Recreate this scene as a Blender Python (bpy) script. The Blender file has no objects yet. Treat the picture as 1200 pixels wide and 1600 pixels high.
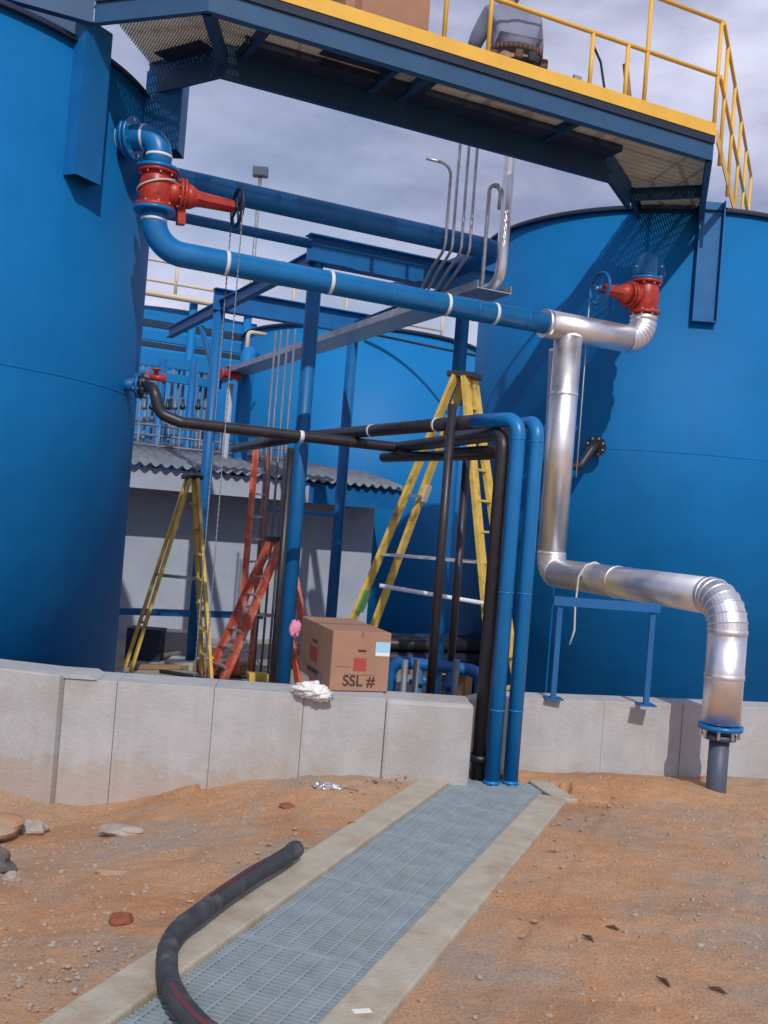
import bpy, math, random
from mathutils import Vector as V, Matrix, Quaternion, noise
random.seed(7)
D=bpy.data; S=bpy.context.scene; col=S.collection
rad=math.radians
# ------------------------------------------------------------------ camera
FPX=1600.0; ROLL=rad(4.5); PITCH=rad(.716); EYE=V((0,0,1.9))
_r0=V((1,0,0)); CF=V((0,math.cos(PITCH),math.sin(PITCH))); _u0=_r0.cross(CF)
CR=math.cos(ROLL)*_r0+math.sin(ROLL)*_u0; CU=-math.sin(ROLL)*_r0+math.cos(ROLL)*_u0
cam=D.cameras.new('camera'); co=D.objects.new('camera',cam); col.objects.link(co); S.camera=co
cam.sensor_fit='VERTICAL'; cam.sensor_height=36; cam.lens=36*FPX/1600; cam.clip_start=.05; cam.clip_end=2000
co.matrix_world=Matrix.Translation(EYE)@Matrix((CR,CU,-CF)).transposed().to_4x4()
# ------------------------------------------------------------------ world, sun, exposure
SUN_EL=rad(41); SUN_AZ=rad(168)
w=D.worlds.new('World'); S.world=w; w.use_nodes=True; nt=w.node_tree; N=nt.nodes; L=nt.links; N.clear()
out=N.new('ShaderNodeOutputWorld'); bg=N.new('ShaderNodeBackground'); sky=N.new('ShaderNodeTexSky')
sky.sky_type='NISHITA'; sky.sun_disc=False; sky.sun_elevation=SUN_EL; sky.sun_rotation=SUN_AZ; sky.dust_density=1.5; sky.air_density=1.0
bg.inputs['Strength'].default_value=.118
tc=N.new('ShaderNodeTexCoord'); mp=N.new('ShaderNodeMapping'); mp.inputs['Scale'].default_value=(1.3,1.3,3.2); mp.inputs['Location'].default_value=(.35,.1,.2)
nz=N.new('ShaderNodeTexNoise'); nz.inputs['Scale'].default_value=2.1; nz.inputs['Detail'].default_value=7; nz.inputs['Roughness'].default_value=.5; nz.inputs['Distortion'].default_value=.35
cr=N.new('ShaderNodeValToRGB'); cr.color_ramp.elements[0].position=.36; cr.color_ramp.elements[0].color=(0,0,0,1); cr.color_ramp.elements[1].position=.6; cr.color_ramp.elements[1].color=(1,1,1,1)
nz2=N.new('ShaderNodeTexNoise'); nz2.inputs['Scale'].default_value=3.4; nz2.inputs['Detail'].default_value=6; nz2.inputs['Roughness'].default_value=.55
cc=N.new('ShaderNodeValToRGB'); cc.color_ramp.elements[0].position=.36; cc.color_ramp.elements[0].color=(2.9,3.1,4.7,1); cc.color_ramp.elements[1].position=.68; cc.color_ramp.elements[1].color=(7.0,7.1,9.0,1)
mx=N.new('ShaderNodeMix'); mx.data_type='RGBA'
sh=N.new('ShaderNodeMath'); sh.operation='MULTIPLY_ADD'; sh.inputs[1].default_value=.55; sh.inputs[2].default_value=.45
L.new(tc.outputs['Generated'],mp.inputs['Vector']); L.new(mp.outputs[0],nz.inputs['Vector']); L.new(mp.outputs[0],nz2.inputs['Vector'])
L.new(nz.outputs['Fac'],cr.inputs[0]); L.new(nz2.outputs['Fac'],cc.inputs[0]); L.new(cr.outputs[0],sh.inputs[0]); L.new(sh.outputs[0],mx.inputs['Factor'])
L.new(sky.outputs[0],mx.inputs['A']); L.new(cc.outputs[0],mx.inputs['B']); L.new(mx.outputs['Result'],bg.inputs['Color']); L.new(bg.outputs[0],out.inputs[0])
sl=D.lights.new('sun','SUN'); sl.energy=2.75; sl.angle=rad(.6); sl.color=(1,.96,.92); so=D.objects.new('sun',sl); col.objects.link(so)
tosun=V((math.sin(SUN_AZ)*math.cos(SUN_EL),math.cos(SUN_AZ)*math.cos(SUN_EL),math.sin(SUN_EL)))
so.rotation_euler=(-tosun).to_track_quat('-Z','Y').to_euler(); so.location=(0,-5,12)
S.view_settings.view_transform='Standard'; S.view_settings.look='None'; S.view_settings.exposure=-.14; S.view_settings.gamma=1
S.render.engine='CYCLES'
# ------------------------------------------------------------------ survey helpers (photo bearing + distance -> world point)
def W(x,y,Y):
    d=CF+CR*((x-600)/FPX)-CU*((y-800)/FPX); return EYE+d*(Y/d.y)
def WZ(x,y,z):
    d=CF+CR*((x-600)/FPX)-CU*((y-800)/FPX); return EYE+d*((z-EYE.z)/d.z)
def prj(p):
    v=V(p)-EYE; q=v.dot(CF); return 600+FPX*v.dot(CR)/q, 800-FPX*v.dot(CU)/q
def along(p,d,px):                       # how far to go from p along d until the bearing is px
    lo,hi=0.,30.
    s=1 if prj(p)[0]<px else -1
    for _ in range(50):
        m=(lo+hi)/2
        q=p+d*m
        ok=(q.y>1) and ((prj(q)[0]-px)*s<0)
        if ok: lo=m
        else: hi=m
    return p+d*lo
U=V((.9003,.4352,0)); NN=V((-.4352,.9003,0)); Z=V((0,0,1)); X=V((1,0,0)); Y_=V((0,1,0))
# ------------------------------------------------------------------ materials
def mat(name,base,rough=.6,metal=0,spec=.5,var=.0,vscale=3.,bump=0,bscale=30.,col2=None,cscale=2.,cpos=(.45,.6),coat=0,aniso=None):
    m=D.materials.new(name); m.use_nodes=True; n=m.node_tree.nodes; l=m.node_tree.links; b=n['Principled BSDF']
    b.inputs['Roughness'].default_value=rough; b.inputs['Metallic'].default_value=metal; b.inputs['Specular IOR Level'].default_value=spec
    b.inputs['Coat Weight'].default_value=coat
    tcn=n.new('ShaderNodeTexCoord'); vec=tcn.outputs['Object']
    cur=None
    base=tuple(base)+(1,)
    b.inputs['Base Color'].default_value=base
    if var or col2:
        no=n.new('ShaderNodeTexNoise'); no.inputs['Scale'].default_value=vscale; no.inputs['Detail'].default_value=8; no.inputs['Roughness'].default_value=.62; l.new(vec,no.inputs['Vector'])
        r=n.new('ShaderNodeValToRGB'); e=r.color_ramp.elements; e[0].position=.3; e[1].position=.7
        e[0].color=tuple(c*(1-var) for c in base[:3])+(1,); e[1].color=tuple(min(1,c*(1+var)) for c in base[:3])+(1,)
        l.new(no.outputs['Fac'],r.inputs[0]); cur=r.outputs[0]
    if col2:
        n2=n.new('ShaderNodeTexNoise'); n2.inputs['Scale'].default_value=cscale; n2.inputs['Detail'].default_value=9; n2.inputs['Roughness'].default_value=.65; l.new(vec,n2.inputs['Vector'])
        r2=n.new('ShaderNodeValToRGB'); r2.color_ramp.elements[0].position=cpos[0]; r2.color_ramp.elements[1].position=cpos[1]; l.new(n2.outputs['Fac'],r2.inputs[0])
        mm=n.new('ShaderNodeMix'); mm.data_type='RGBA'; l.new(r2.outputs[0],mm.inputs['Factor']); l.new(cur,mm.inputs['A']); mm.inputs['B'].default_value=tuple(col2)+(1,); cur=mm.outputs['Result']
    if cur: l.new(cur,b.inputs['Base Color'])
    if var:
        r3=n.new('ShaderNodeMapRange'); r3.inputs['To Min'].default_value=max(.03,rough-.1); r3.inputs['To Max'].default_value=min(1,rough+.12)
        l.new(no.outputs['Fac'],r3.inputs['Value']); l.new(r3.outputs[0],b.inputs['Roughness'])
    if bump:
        n4=n.new('ShaderNodeTexNoise'); n4.inputs['Scale'].default_value=bscale; n4.inputs['Detail'].default_value=5; l.new(vec,n4.inputs['Vector'])
        bp=n.new('ShaderNodeBump'); bp.inputs['Strength'].default_value=min(1,bump); bp.inputs['Distance'].default_value=.01 if bscale>3 else .12; l.new(n4.outputs['Fac'],bp.inputs['Height']); l.new(bp.outputs[0],b.inputs['Normal'])
    return m
M={}
M['tank']=mat('tank_blue',(.002,.150,.405),.62,var=.10,vscale=1.1,bump=.2,bscale=1.3,spec=.22)
M['blue']=mat('pipe_blue',(.003,.16,.43),.36,var=.1,vscale=5,spec=.5)
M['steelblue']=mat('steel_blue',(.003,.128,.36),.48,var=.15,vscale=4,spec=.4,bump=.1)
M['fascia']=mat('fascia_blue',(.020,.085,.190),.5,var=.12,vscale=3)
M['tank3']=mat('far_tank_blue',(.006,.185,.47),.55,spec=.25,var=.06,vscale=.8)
M['shadeblue']=mat('shaded_steel_blue',(.004,.045,.125),.55,var=.2)  # steel blue darkened: shade under the walkway put into the colour
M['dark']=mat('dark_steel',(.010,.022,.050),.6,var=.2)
M['black']=mat('black_pipe',(.022,.020,.026),.42,var=.3,vscale=8,col2=(.06,.035,.022),cscale=5,cpos=(.56,.72),spec=.5)
M['blackplain']=mat('black_plain',(.02,.02,.025),.5,var=.2)
M['yellow']=mat('yellow_paint',(.80,.47,.065),.5,var=.08,vscale=4)
M['yel']=mat('ladder_yellow',(.68,.47,.09),.5,var=.25,vscale=9,col2=(.22,.15,.06),cscale=5,cpos=(.55,.7))
M['orange']=mat('ladder_red',(.62,.10,.05),.5,var=.25,vscale=9,col2=(.75,.35,.26),cscale=6,cpos=(.5,.66))
M['red']=mat('valve_red',(.42,.035,.018),.4,var=.25,vscale=12,col2=(.16,.02,.015),cscale=9,cpos=(.55,.7))
M['alu']=mat('aluminium_cladding',(.88,.87,.89),.40,metal=1,var=.06,vscale=6,bump=.12,bscale=9)
M['galv']=mat('galvanised',(.50,.52,.54),.42,metal=.85,var=.25,vscale=12)
M['galvdull']=mat('dull_galvanised',(.20,.22,.26),.6,metal=.5,var=.3,vscale=5)
M['bolt']=mat('bolt',(.7,.7,.7),.3,metal=1)
M['tape']=mat('white_tape',(.72,.74,.78),.6,var=.1)
M['conc']=mat('concrete',(.435,.435,.435),.88,var=.10,vscale=4,bump=.5,bscale=45,col2=(.37,.34,.30),cscale=1.3,cpos=(.48,.66))
M['kerb']=mat('kerb_concrete',(.43,.385,.30),.9,var=.14,vscale=7,bump=.5,bscale=50,col2=(.32,.24,.16),cscale=3,cpos=(.55,.75))
M['slab']=mat('slab',(.27,.26,.25),.9,var=.25,vscale=3,bump=.3,col2=(.33,.29,.24),cscale=1.6)
M['grate']=mat('trench_grate',(.35,.42,.455),.55,metal=.2,var=.18,vscale=6,col2=(.38,.44,.46),cscale=3,cpos=(.55,.7))
M['deck']=mat('walkway_grate',(.52,.47,.36),.6,var=.15)
M['pvc']=mat('grey_pvc',(.075,.095,.14),.5,var=.1)
M['card']=mat('cardboard',(.36,.20,.125),.85,var=.09,vscale=6,bump=.1,bscale=60)
M['cardd']=mat('cardboard_tape',(.25,.12,.065),.5,var=.08)
M['label']=mat('blue_label',(.35,.62,.80),.6); M['white']=mat('white',(.78,.78,.76),.6,var=.05)
M['ink']=mat('ink',(.07,.035,.025),.8); M['redink']=mat('red_ink',(.38,.06,.04),.7)
M['cream']=mat('cream_rail',(.62,.52,.36),.5,var=.1)
M['wall']=mat('building_wall',(.38,.42,.49),.85,var=.12,vscale=2,bump=.2)
M['roof']=mat('corrugated_roof',(.17,.19,.22),.6,metal=.3,var=.25,vscale=3)
M['hose']=mat('rubber_hose',(.045,.047,.055),.7,var=.35,vscale=9,bump=.3,bscale=60,col2=(.13,.12,.11),cscale=7,cpos=(.52,.7))
M['hosered']=mat('hose_red',(.12,.03,.035),.7,var=.3)
M['foil']=mat('foil',(.85,.85,.87),.2,metal=1,bump=.8,bscale=30)
M['pink']=mat('pink_cloth',(.70,.25,.38),.8,var=.15)
M['tarp']=mat('blue_tarp',(.05,.17,.34),.55,var=.25,vscale=8,bump=.6,bscale=12)
M['rock']=mat('rock',(.36,.31,.26),.9,var=.3,vscale=6,bump=.8,bscale=18)
M['darkrock']=mat('dark_rock',(.12,.10,.09),.9,var=.4,vscale=9,bump=.8,bscale=20)
M['deadleaf']=mat('dead_leaf',(.09,.055,.035),.9)
M['green']=mat('green_tape',(.10,.30,.10),.6)
M['clod']=mat('red_clod',(.24,.075,.04),.95,var=.3,vscale=9,bump=.8,bscale=25)
M['wood']=mat('wood',(.30,.19,.10),.8,var=.3,vscale=8)
M['rope']=mat('white_rope',(.6,.58,.55),.8)
M['skin']=mat('skin',(.38,.20,.13),.55); M['shirt']=mat('shirt',(.20,.22,.31),.85,var=.15,bump=.5,bscale=9)
M['pants']=mat('trousers',(.035,.04,.06),.85,var=.2,bump=.4,bscale=12); M['leather']=mat('leather',(.10,.05,.03),.6,var=.2); M['hat']=mat('hard_hat',(.62,.62,.6),.35); M['boot']=mat('boot',(.05,.03,.02),.7)
def soilmat():
    m=D.materials.new('soil'); m.use_nodes=True; n=m.node_tree.nodes; l=m.node_tree.links; b=n['Principled BSDF']; b.inputs['Roughness'].default_value=.95; b.inputs['Specular IOR Level'].default_value=.2
    t=n.new('ShaderNodeTexCoord').outputs['Object']
    def no(s,d=8,r=.6):
        q=n.new('ShaderNodeTexNoise'); q.inputs['Scale'].default_value=s; q.inputs['Detail'].default_value=d; q.inputs['Roughness'].default_value=r; l.new(t,q.inputs['Vector']); return q.outputs['Fac']
    def ramp(f,*st):
        r=n.new('ShaderNodeValToRGB'); e=r.color_ramp.elements
        while len(e)<len(st): e.new(.5)
        for k,(p,c) in enumerate(st): e[k].position=p; e[k].color=tuple(c)+(1,)
        l.new(f,r.inputs[0]); return r.outputs[0]
    def mix(f,a,c):
        q=n.new('ShaderNodeMix'); q.data_type='RGBA'; l.new(f,q.inputs['Factor']); l.new(a,q.inputs['A']); l.new(c,q.inputs['B']) if not isinstance(c,tuple) else setattr(q.inputs['B'],'default_value',c+(1,)); return q.outputs['Result']
    a=ramp(no(.9,9),(.3,(.50,.25,.115)),(.5,(.64,.36,.19)),(.7,(.57,.385,.24)))
    g=ramp(no(.62,10,.7),(.47,(0,0,0)),(.6,(.85,.85,.85)))
    c=mix(g,a,(.44,.36,.285))
    rr=ramp(no(1.7,8,.7),(.56,(0,0,0)),(.74,(.55,.55,.55)))
    c=mix(rr,c,(.45,.20,.11))
    vo=n.new('ShaderNodeTexVoronoi'); vo.inputs['Scale'].default_value=45; l.new(t,vo.inputs['Vector'])
    st=ramp(vo.outputs['Distance'],(.12,(1,1,1)),(.34,(0,0,0)))
    sm=n.new('ShaderNodeMath'); sm.operation='MULTIPLY'; l.new(st,sm.inputs[0]); l.new(ramp(no(3.1,5),(.46,(.05,.05,.05)),(.62,(.75,.75,.75))),sm.inputs[1])
    c=mix(sm.outputs[0],c,(.47,.41,.34))
    gr=ramp(no(70,4,.75),(.36,(.68,.64,.60)),(.5,(1,1,1)),(.66,(1.2,1.2,1.22))); mq=n.new('ShaderNodeMix'); mq.data_type='RGBA'; mq.blend_type='MULTIPLY'; mq.inputs['Factor'].default_value=.8; l.new(c,mq.inputs['A']); l.new(gr,mq.inputs['B']); c=mq.outputs['Result']
    l.new(c,b.inputs['Base Color'])
    n4=n.new('ShaderNodeMath'); n4.operation='ADD'; l.new(no(26,9,.8),n4.inputs[0]); l.new(no(90,4,.7),n4.inputs[1])
    bp=n.new('ShaderNodeBump'); bp.inputs['Strength'].default_value=.75; bp.inputs['Distance'].default_value=.022; l.new(n4.outputs[0],bp.inputs['Height']); l.new(bp.outputs[0],b.inputs['Normal'])
    return m
M['soil']=soilmat()
def layer(mname,c,scale,lo,hi,amt,zfade=None):
    m=M[mname]; n=m.node_tree.nodes; l=m.node_tree.links; b=n['Principled BSDF']; bc=b.inputs['Base Color']; src=bc.links[0].from_socket
    t=n.new('ShaderNodeTexCoord'); mp=n.new('ShaderNodeMapping'); mp.inputs['Scale'].default_value=scale; l.new(t.outputs['Object'],mp.inputs['Vector'])
    q=n.new('ShaderNodeTexNoise'); q.inputs['Scale'].default_value=1; q.inputs['Detail'].default_value=8; q.inputs['Roughness'].default_value=.65; l.new(mp.outputs[0],q.inputs['Vector'])
    r_=n.new('ShaderNodeMapRange'); r_.inputs['From Min'].default_value=lo; r_.inputs['From Max'].default_value=hi; r_.inputs['To Max'].default_value=amt
    if zfade:
        sx=n.new('ShaderNodeSeparateXYZ'); l.new(t.outputs['Object'],sx.inputs[0]); a=n.new('ShaderNodeMath'); a.operation='MULTIPLY_ADD'; a.inputs[1].default_value=-zfade; a.inputs[2].default_value=.1
        l.new(sx.outputs['Z'],a.inputs[0]); ad=n.new('ShaderNodeMath'); ad.operation='ADD'; l.new(q.outputs['Fac'],ad.inputs[0]); l.new(a.outputs[0],ad.inputs[1]); l.new(ad.outputs[0],r_.inputs['Value'])
    else: l.new(q.outputs['Fac'],r_.inputs['Value'])
    x=n.new('ShaderNodeMix'); x.data_type='RGBA'; l.new(r_.outputs[0],x.inputs['Factor']); l.new(src,x.inputs['A']); x.inputs['B'].default_value=c+(1,); l.new(x.outputs['Result'],bc)
layer('tank',(.008,.16,.38),(3.5,3.5,.22),.50,.75,.35)
layer('tank',(.06,.16,.27),(1.2,1.2,.5),.55,.8,.22)
M['wallconc']=M['conc'].copy(); M['wallconc'].name='wall_concrete'
layer('wallconc',(.33,.32,.31),(5,5,.6),.50,.75,.5)
layer('wallconc',(.45,.45,.44),(1.5,1.5,2.2),.52,.7,.4)
layer('wallconc',(.40,.25,.15),(5,5,9),.52,.70,.35,1.3)
layer('kerb',(.40,.27,.17),(3,3,3),.5,.72,.5)
layer('grate',(.40,.30,.20),(2.2,2.2,2.2),.56,.75,.45)
# ------------------------------------------------------------------ mesh builder
def pz(p,z): return V((p.x,p.y,z))
def perp(d):
    a=Z if abs(d.z)<.9 else X
    s=d.cross(a).normalized(); return s, s.cross(d).normalized()
class MB:
    def __init__(s): s.v=[]; s.f=[]; s.s=[]
    def add(s,vs,fs,sm=False):
        o=len(s.v); s.v+= [V(v) for v in vs]; s.f+=[tuple(i+o for i in f) for f in fs]; s.s+=[sm]*len(fs); return s
    def obox(s,c,ax,ay,az):
        c=V(c); vs=[c+ax*i+ay*j+az*k for i in(-1,1) for j in(-1,1) for k in(-1,1)]
        return s.add(vs,[(0,1,3,2),(4,6,7,5),(0,4,5,1),(2,3,7,6),(0,2,6,4),(1,5,7,3)])
    def box(s,c,sx,sy,sz): return s.obox(c,X*sx/2,Y_*sy/2,Z*sz/2)
    def beam(s,a,b,w,h,up=Z):
        a,b=V(a),V(b); d=(b-a); L_=d.length; d.normalize(); sd=d.cross(up)
        if sd.length<1e-4: sd=d.cross(X)
        sd.normalize(); u2=sd.cross(d)
        return s.obox((a+b)/2,d*L_/2,sd*w/2,u2*h/2)
    def chan(s,a,b,h,fl,side,t=.012):   # channel: web + two flanges; side = direction the flanges stick out
        a,b=V(a),V(b); side=V(side).normalized()
        s.beam(a,b,t,h-2*t)if False else None
        d=(b-a); L_=d.length; d.normalize(); c=(a+b)/2
        s.obox(c,d*L_/2,side*t/2,Z*(h/2))
        for k in(-1,1): s.obox(c+side*(fl/2+t/2+.0005)+Z*k*(h/2-t/2),d*L_/2,side*fl/2,Z*t/2)
        return s
    def ibeam(s,a,b,h,fl,t=.014,up=Z):
        a,b=V(a),V(b); d=(b-a); L_=d.length; d.normalize(); sd=d.cross(up).normalized(); c=(a+b)/2; up=sd.cross(d)
        s.obox(c,d*L_/2,sd*t/2,up*(h/2-t))
        for k in(-1,1): s.obox(c+up*k*(h/2-t/2),d*L_/2,sd*fl/2,up*t/2)
        return s
    def tube(s,pts,r,n=20,caps=True,smooth=True,ridge=None):
        pts=[V(p) for p in pts]; rs=r if isinstance(r,(list,tuple)) else [r]*len(pts)
        d0=(pts[1]-pts[0]).normalized(); a,b=perp(d0); o=len(s.v); prev=d0
        for i,p in enumerate(pts):
            if i==0: d=d0
            elif i==len(pts)-1: d=(pts[i]-pts[i-1]).normalized()
            else: d=((pts[i]-pts[i-1]).normalized()+(pts[i+1]-pts[i]).normalized()).normalized()
            q=prev.rotation_difference(d); a=q@a; b=q@b; prev=d
            k=1.
            if 0<i<len(pts)-1:
                c=max(.3,(pts[i]-pts[i-1]).normalized().dot(d)); k=1/c
            for j in range(n):
                t=2*math.pi*j/n; s.v.append(p+(a*math.cos(t)+b*math.sin(t))*rs[i]*(1+(k-1)*.5))
        m=len(pts)
        for i in range(m-1):
            for j in range(n):
                s.f.append((o+i*n+j,o+i*n+(j+1)%n,o+(i+1)*n+(j+1)%n,o+(i+1)*n+j)); s.s.append(smooth)
        if caps:
            s.f.append(tuple(o+j for j in range(n))[::-1]); s.s.append(False)
            s.f.append(tuple(o+(m-1)*n+j for j in range(n))); s.s.append(False)
        return s
    def ring(s,c,d,r0,r1,t,n=28):       # flat disc/annulus of thickness t centred at c along d
        c,d=V(c),V(d).normalized(); a,b=perp(d); o=len(s.v)
        for (rr,k) in((r0,-1),(r1,-1),(r1,1),(r0,1)):
            for j in range(n):
                q=2*math.pi*j/n; s.v.append(c+(a*math.cos(q)+b*math.sin(q))*rr+d*k*t/2)
        for i in range(4):
            for j in range(n):
                i2=(i+1)%4; s.f.append((o+i*n+j,o+i*n+(j+1)%n,o+i2*n+(j+1)%n,o+i2*n+j)); s.s.append(i in(1,3))
        return s
    def lathe(s,c,d,prof,n=24,smooth=True):
        c,d=V(c),V(d).normalized(); a,b=perp(d); o=len(s.v)
        for (h,r) in prof:
            for j in range(n):
                q=2*math.pi*j/n; s.v.append(c+d*h+(a*math.cos(q)+b*math.sin(q))*r)
        for i in range(len(prof)-1):
            for j in range(n): s.f.append((o+i*n+j,o+i*n+(j+1)%n,o+(i+1)*n+(j+1)%n,o+(i+1)*n+j)); s.s.append(smooth)
        s.f.append(tuple(o+j for j in range(n))[::-1]); s.s.append(False); s.f.append(tuple(o+(len(prof)-1)*n+j for j in range(n))); s.s.append(False)
        return s
    def prism(s,poly,z0,z1):
        n=len(poly); vs=[V((p[0],p[1],z0)) for p in poly]+[V((p[0],p[1],z1)) for p in poly]
        fs=[tuple(range(n))[::-1],tuple(range(n,2*n))]+[(i,(i+1)%n,n+(i+1)%n,n+i) for i in range(n)]
        return s.add(vs,fs)
    def blob(s,c,sx,sy,sz,seed=0,amp=.3,fr=1.5,n=10,m=14,flat=False):
        c=V(c); vs=[]; fs=[]
        for i in range(n+1):
            th=math.pi*i/n
            for j in range(m):
                ph=2*math.pi*j/m; d=V((math.sin(th)*math.cos(ph),math.sin(th)*math.sin(ph),math.cos(th)))
                k=1+amp*noise.noise(d*fr+V((seed*3.1,seed*1.7,seed)))*1.6
                p=V((d.x*sx*k,d.y*sy*k,d.z*sz*k))
                vs.append(c+p)
        for i in range(n):
            for j in range(m): fs.append((i*m+j,i*m+(j+1)%m,(i+1)*m+(j+1)%m,(i+1)*m+j))
        return s.add(vs,fs,not flat)
    def build(s,name,m,parent=None,loc=None,bevel=0):
        me=D.meshes.new(name); o=D.objects.new(name,me); col.objects.link(o)
        if parent is not None:
            org=V(parent['_w']); off=org
            o.parent=parent; o['_w']=list(org)
        else:
            off=V(loc) if loc is not None else V((0,0,0)); o.location=off; o['_w']=list(off)
        me.from_pydata([v-off for v in s.v],[],s.f); me.polygons.foreach_set('use_smooth',s.s)
        me.validate(); me.materials.append(m if not isinstance(m,str) else M[m])
        if bevel:
            b=o.modifiers.new('bevel','BEVEL'); b.width=bevel; b.segments=2; b.limit_method='ANGLE'
        return o
def tag(o,label=None,cat=None,group=None,kind=None):
    if label: o['label']=label
    if cat: o['category']=cat
    if group: o['group']=group
    if kind: o['kind']=kind
    return o
def thing(name,loc,label,cat,group=None):
    o=D.objects.new(name,None); col.objects.link(o); o.location=V(loc); o['_w']=list(V(loc)); o.empty_display_size=.2
    return tag(o,label,cat,group)
def fillet(pts,r,seg=8):
    pts=[V(p) for p in pts]; out_=[pts[0]]
    rr=r if isinstance(r,(list,tuple)) else [r]*(len(pts)-2)
    for i in range(1,len(pts)-1):
        a=(pts[i-1]-pts[i]).normalized(); b=(pts[i+1]-pts[i]).normalized(); ang=a.angle(b); R_=rr[i-1]
        if ang>3.1: out_.append(pts[i]); continue
        t=min(R_/math.tan(ang/2),(pts[i-1]-pts[i]).length*.98,(pts[i+1]-pts[i]).length*.98); p0=pts[i]+a*t; p1=pts[i]+b*t
        cen=pts[i]+(a+b).normalized()*(t/math.cos(ang/2)); v0=p0-cen; v1=p1-cen; A=v0.angle(v1); ax=v0.cross(v1).normalized()
        for k in range(seg+1): out_.append(cen+Quaternion(ax,A*k/seg)@v0)
    out_.append(pts[-1]); return out_
def bolts(parent,c,d,r,n,sz=.014,ln=.02,name='bolt_ring',m='bolt'):
    d=V(d).normalized(); a,b=perp(d); mb=MB()
    for j in range(n):
        q=2*math.pi*(j+.5)/n; p=V(c)+(a*math.cos(q)+b*math.sin(q))*r
        mb.lathe(p-d*ln,d,[(0,sz),(2*ln,sz)],6,False)
    return mb.build(name,m,parent)
def flange(parent,c,d,r,t=.03,m='blue',n=8,nb=True,name='flange',bs=.013):
    f=MB().ring(c,d,r*.3,r,t).build(name,m,parent)
    if nb: bolts(f,c,d,r*.82,n,bs,t*.5+.014)
    return f
# ------------------------------------------------------------------ ground
WT=.6        # top of containment wall
def soil_z(x,y):
    z=0
    if x<0: z-= .30*min(1,max(0,(-x-.4)/1.6))*min(1,max(0,(y-3.5)/3.5))
    z+=.035*noise.noise(V((x*.9,y*.9,1)))+.022*noise.noise(V((x*3.1,y*3.1,5)))+.012*noise.noise(V((x*9,y*9,2)))+.007*noise.noise(V((x*21,y*21,7)))
    if x<-1.2: z+=.08*max(0,noise.noise(V((x*1.3,y*1.3,9))))
    # heap against the right wall
    z+=.10*math.exp(-((x-2.05)**2/.35+(y-8.05)**2/.10))
    z+=.05*math.exp(-((x-.3)**2/.3+(y-7.35)**2/.08))
    return z
# trench outline on the ground
TL0,TL1=WZ(715,1215,0),WZ(190,1590,0); TR0,TR1=WZ(845,1240,0),WZ(500,1600,0)
OL0,OL1=WZ(668,1219,0),WZ(110,1590,0); OR0,OR1=WZ(882,1240,0),WZ(600,1572,0)
td=((TL0-TL1).normalized()+(TR0-TR1).normalized()).normalized(); tn=V((td.y,-td.x,0))
tcn=(TL0+TR0)/2
hwd=abs((TR0-TL0).dot(tn))/2; hw2=abs((TR1-TL1).dot(tn))/2; HWD=(hwd+hw2)/2
cmid=((TL0+TR0)/2+(TL1+TR1)/2)/2
def tp(s,k,z=0):   # point at distance s along the trench (0 at the far end), k across
    far=cmid+td*((tcn-cmid).dot(td)); p=far-td*s+tn*k; return V((p.x,p.y,z))
KW=.215
def in_trench(x,y,m=0):
    p=V((x,y,0))-tp(0,0); s=-p.dot(td); k=abs(p.dot(tn)); return k<HWD+KW+m and s>-.35-m
def grid(x0,x1,y0,y1,st):
    vs=[];fs=[];nx=int((x1-x0)/st);ny=int((y1-y0)/st)
    for j in range(ny+1):
        for i in range(nx+1):
            x=x0+(x1-x0)*i/nx; y=y0+(y1-y0)*j/ny; z=soil_z(x,y)
            dx=min(x-x0,x1-x,y-y0,y1-y)
            p=V((x,y,0))-tp(0,0); s=-p.dot(td); k=abs(p.dot(tn))
            if s>-.28:
                if k<HWD+KW-.06: z=-.75
                elif k<HWD+KW+.3: z=z*((k-HWD-KW+.06)/.36)-.012+.010*noise.noise(V((x*5,y*5,3)))
            vs.append((x,y,z))
    for j in range(ny):
        for i in range(nx): a=j*(nx+1)+i; fs.append((a,a+1,a+nx+2,a+nx+1))
    return vs,fs
vs,fs=grid(-5,5.5,1.0,8.9,.027)
m=MB().add(vs,fs,True); tag(m.build('ground','soil'),'orange soil and gravel ground in front of the concrete walls',kind='structure')
m=MB()
for (a,b,c,d) in ((-600,600,-600,1.0),(-600,-5,1.0,8.9),(5.5,600,1.0,8.9),(-600,600,8.9,900)):
    m.add([(a,c,-.33),(b,c,-.33),(b,d,-.33),(a,d,-.33)],[(0,1,2,3)])
tag(m.build('terrain','soil'),'bare ground around the site reaching the horizon',kind='structure')
m=MB(); m.add([(-14,8.0,-.3),(16,8.9,-.3),(16,40,-.3),(-14,40,-.3)],[(0,1,2,3)]); tag(m.build('concrete_slab','slab'),'concrete slab inside the containment walls',kind='structure')
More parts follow.
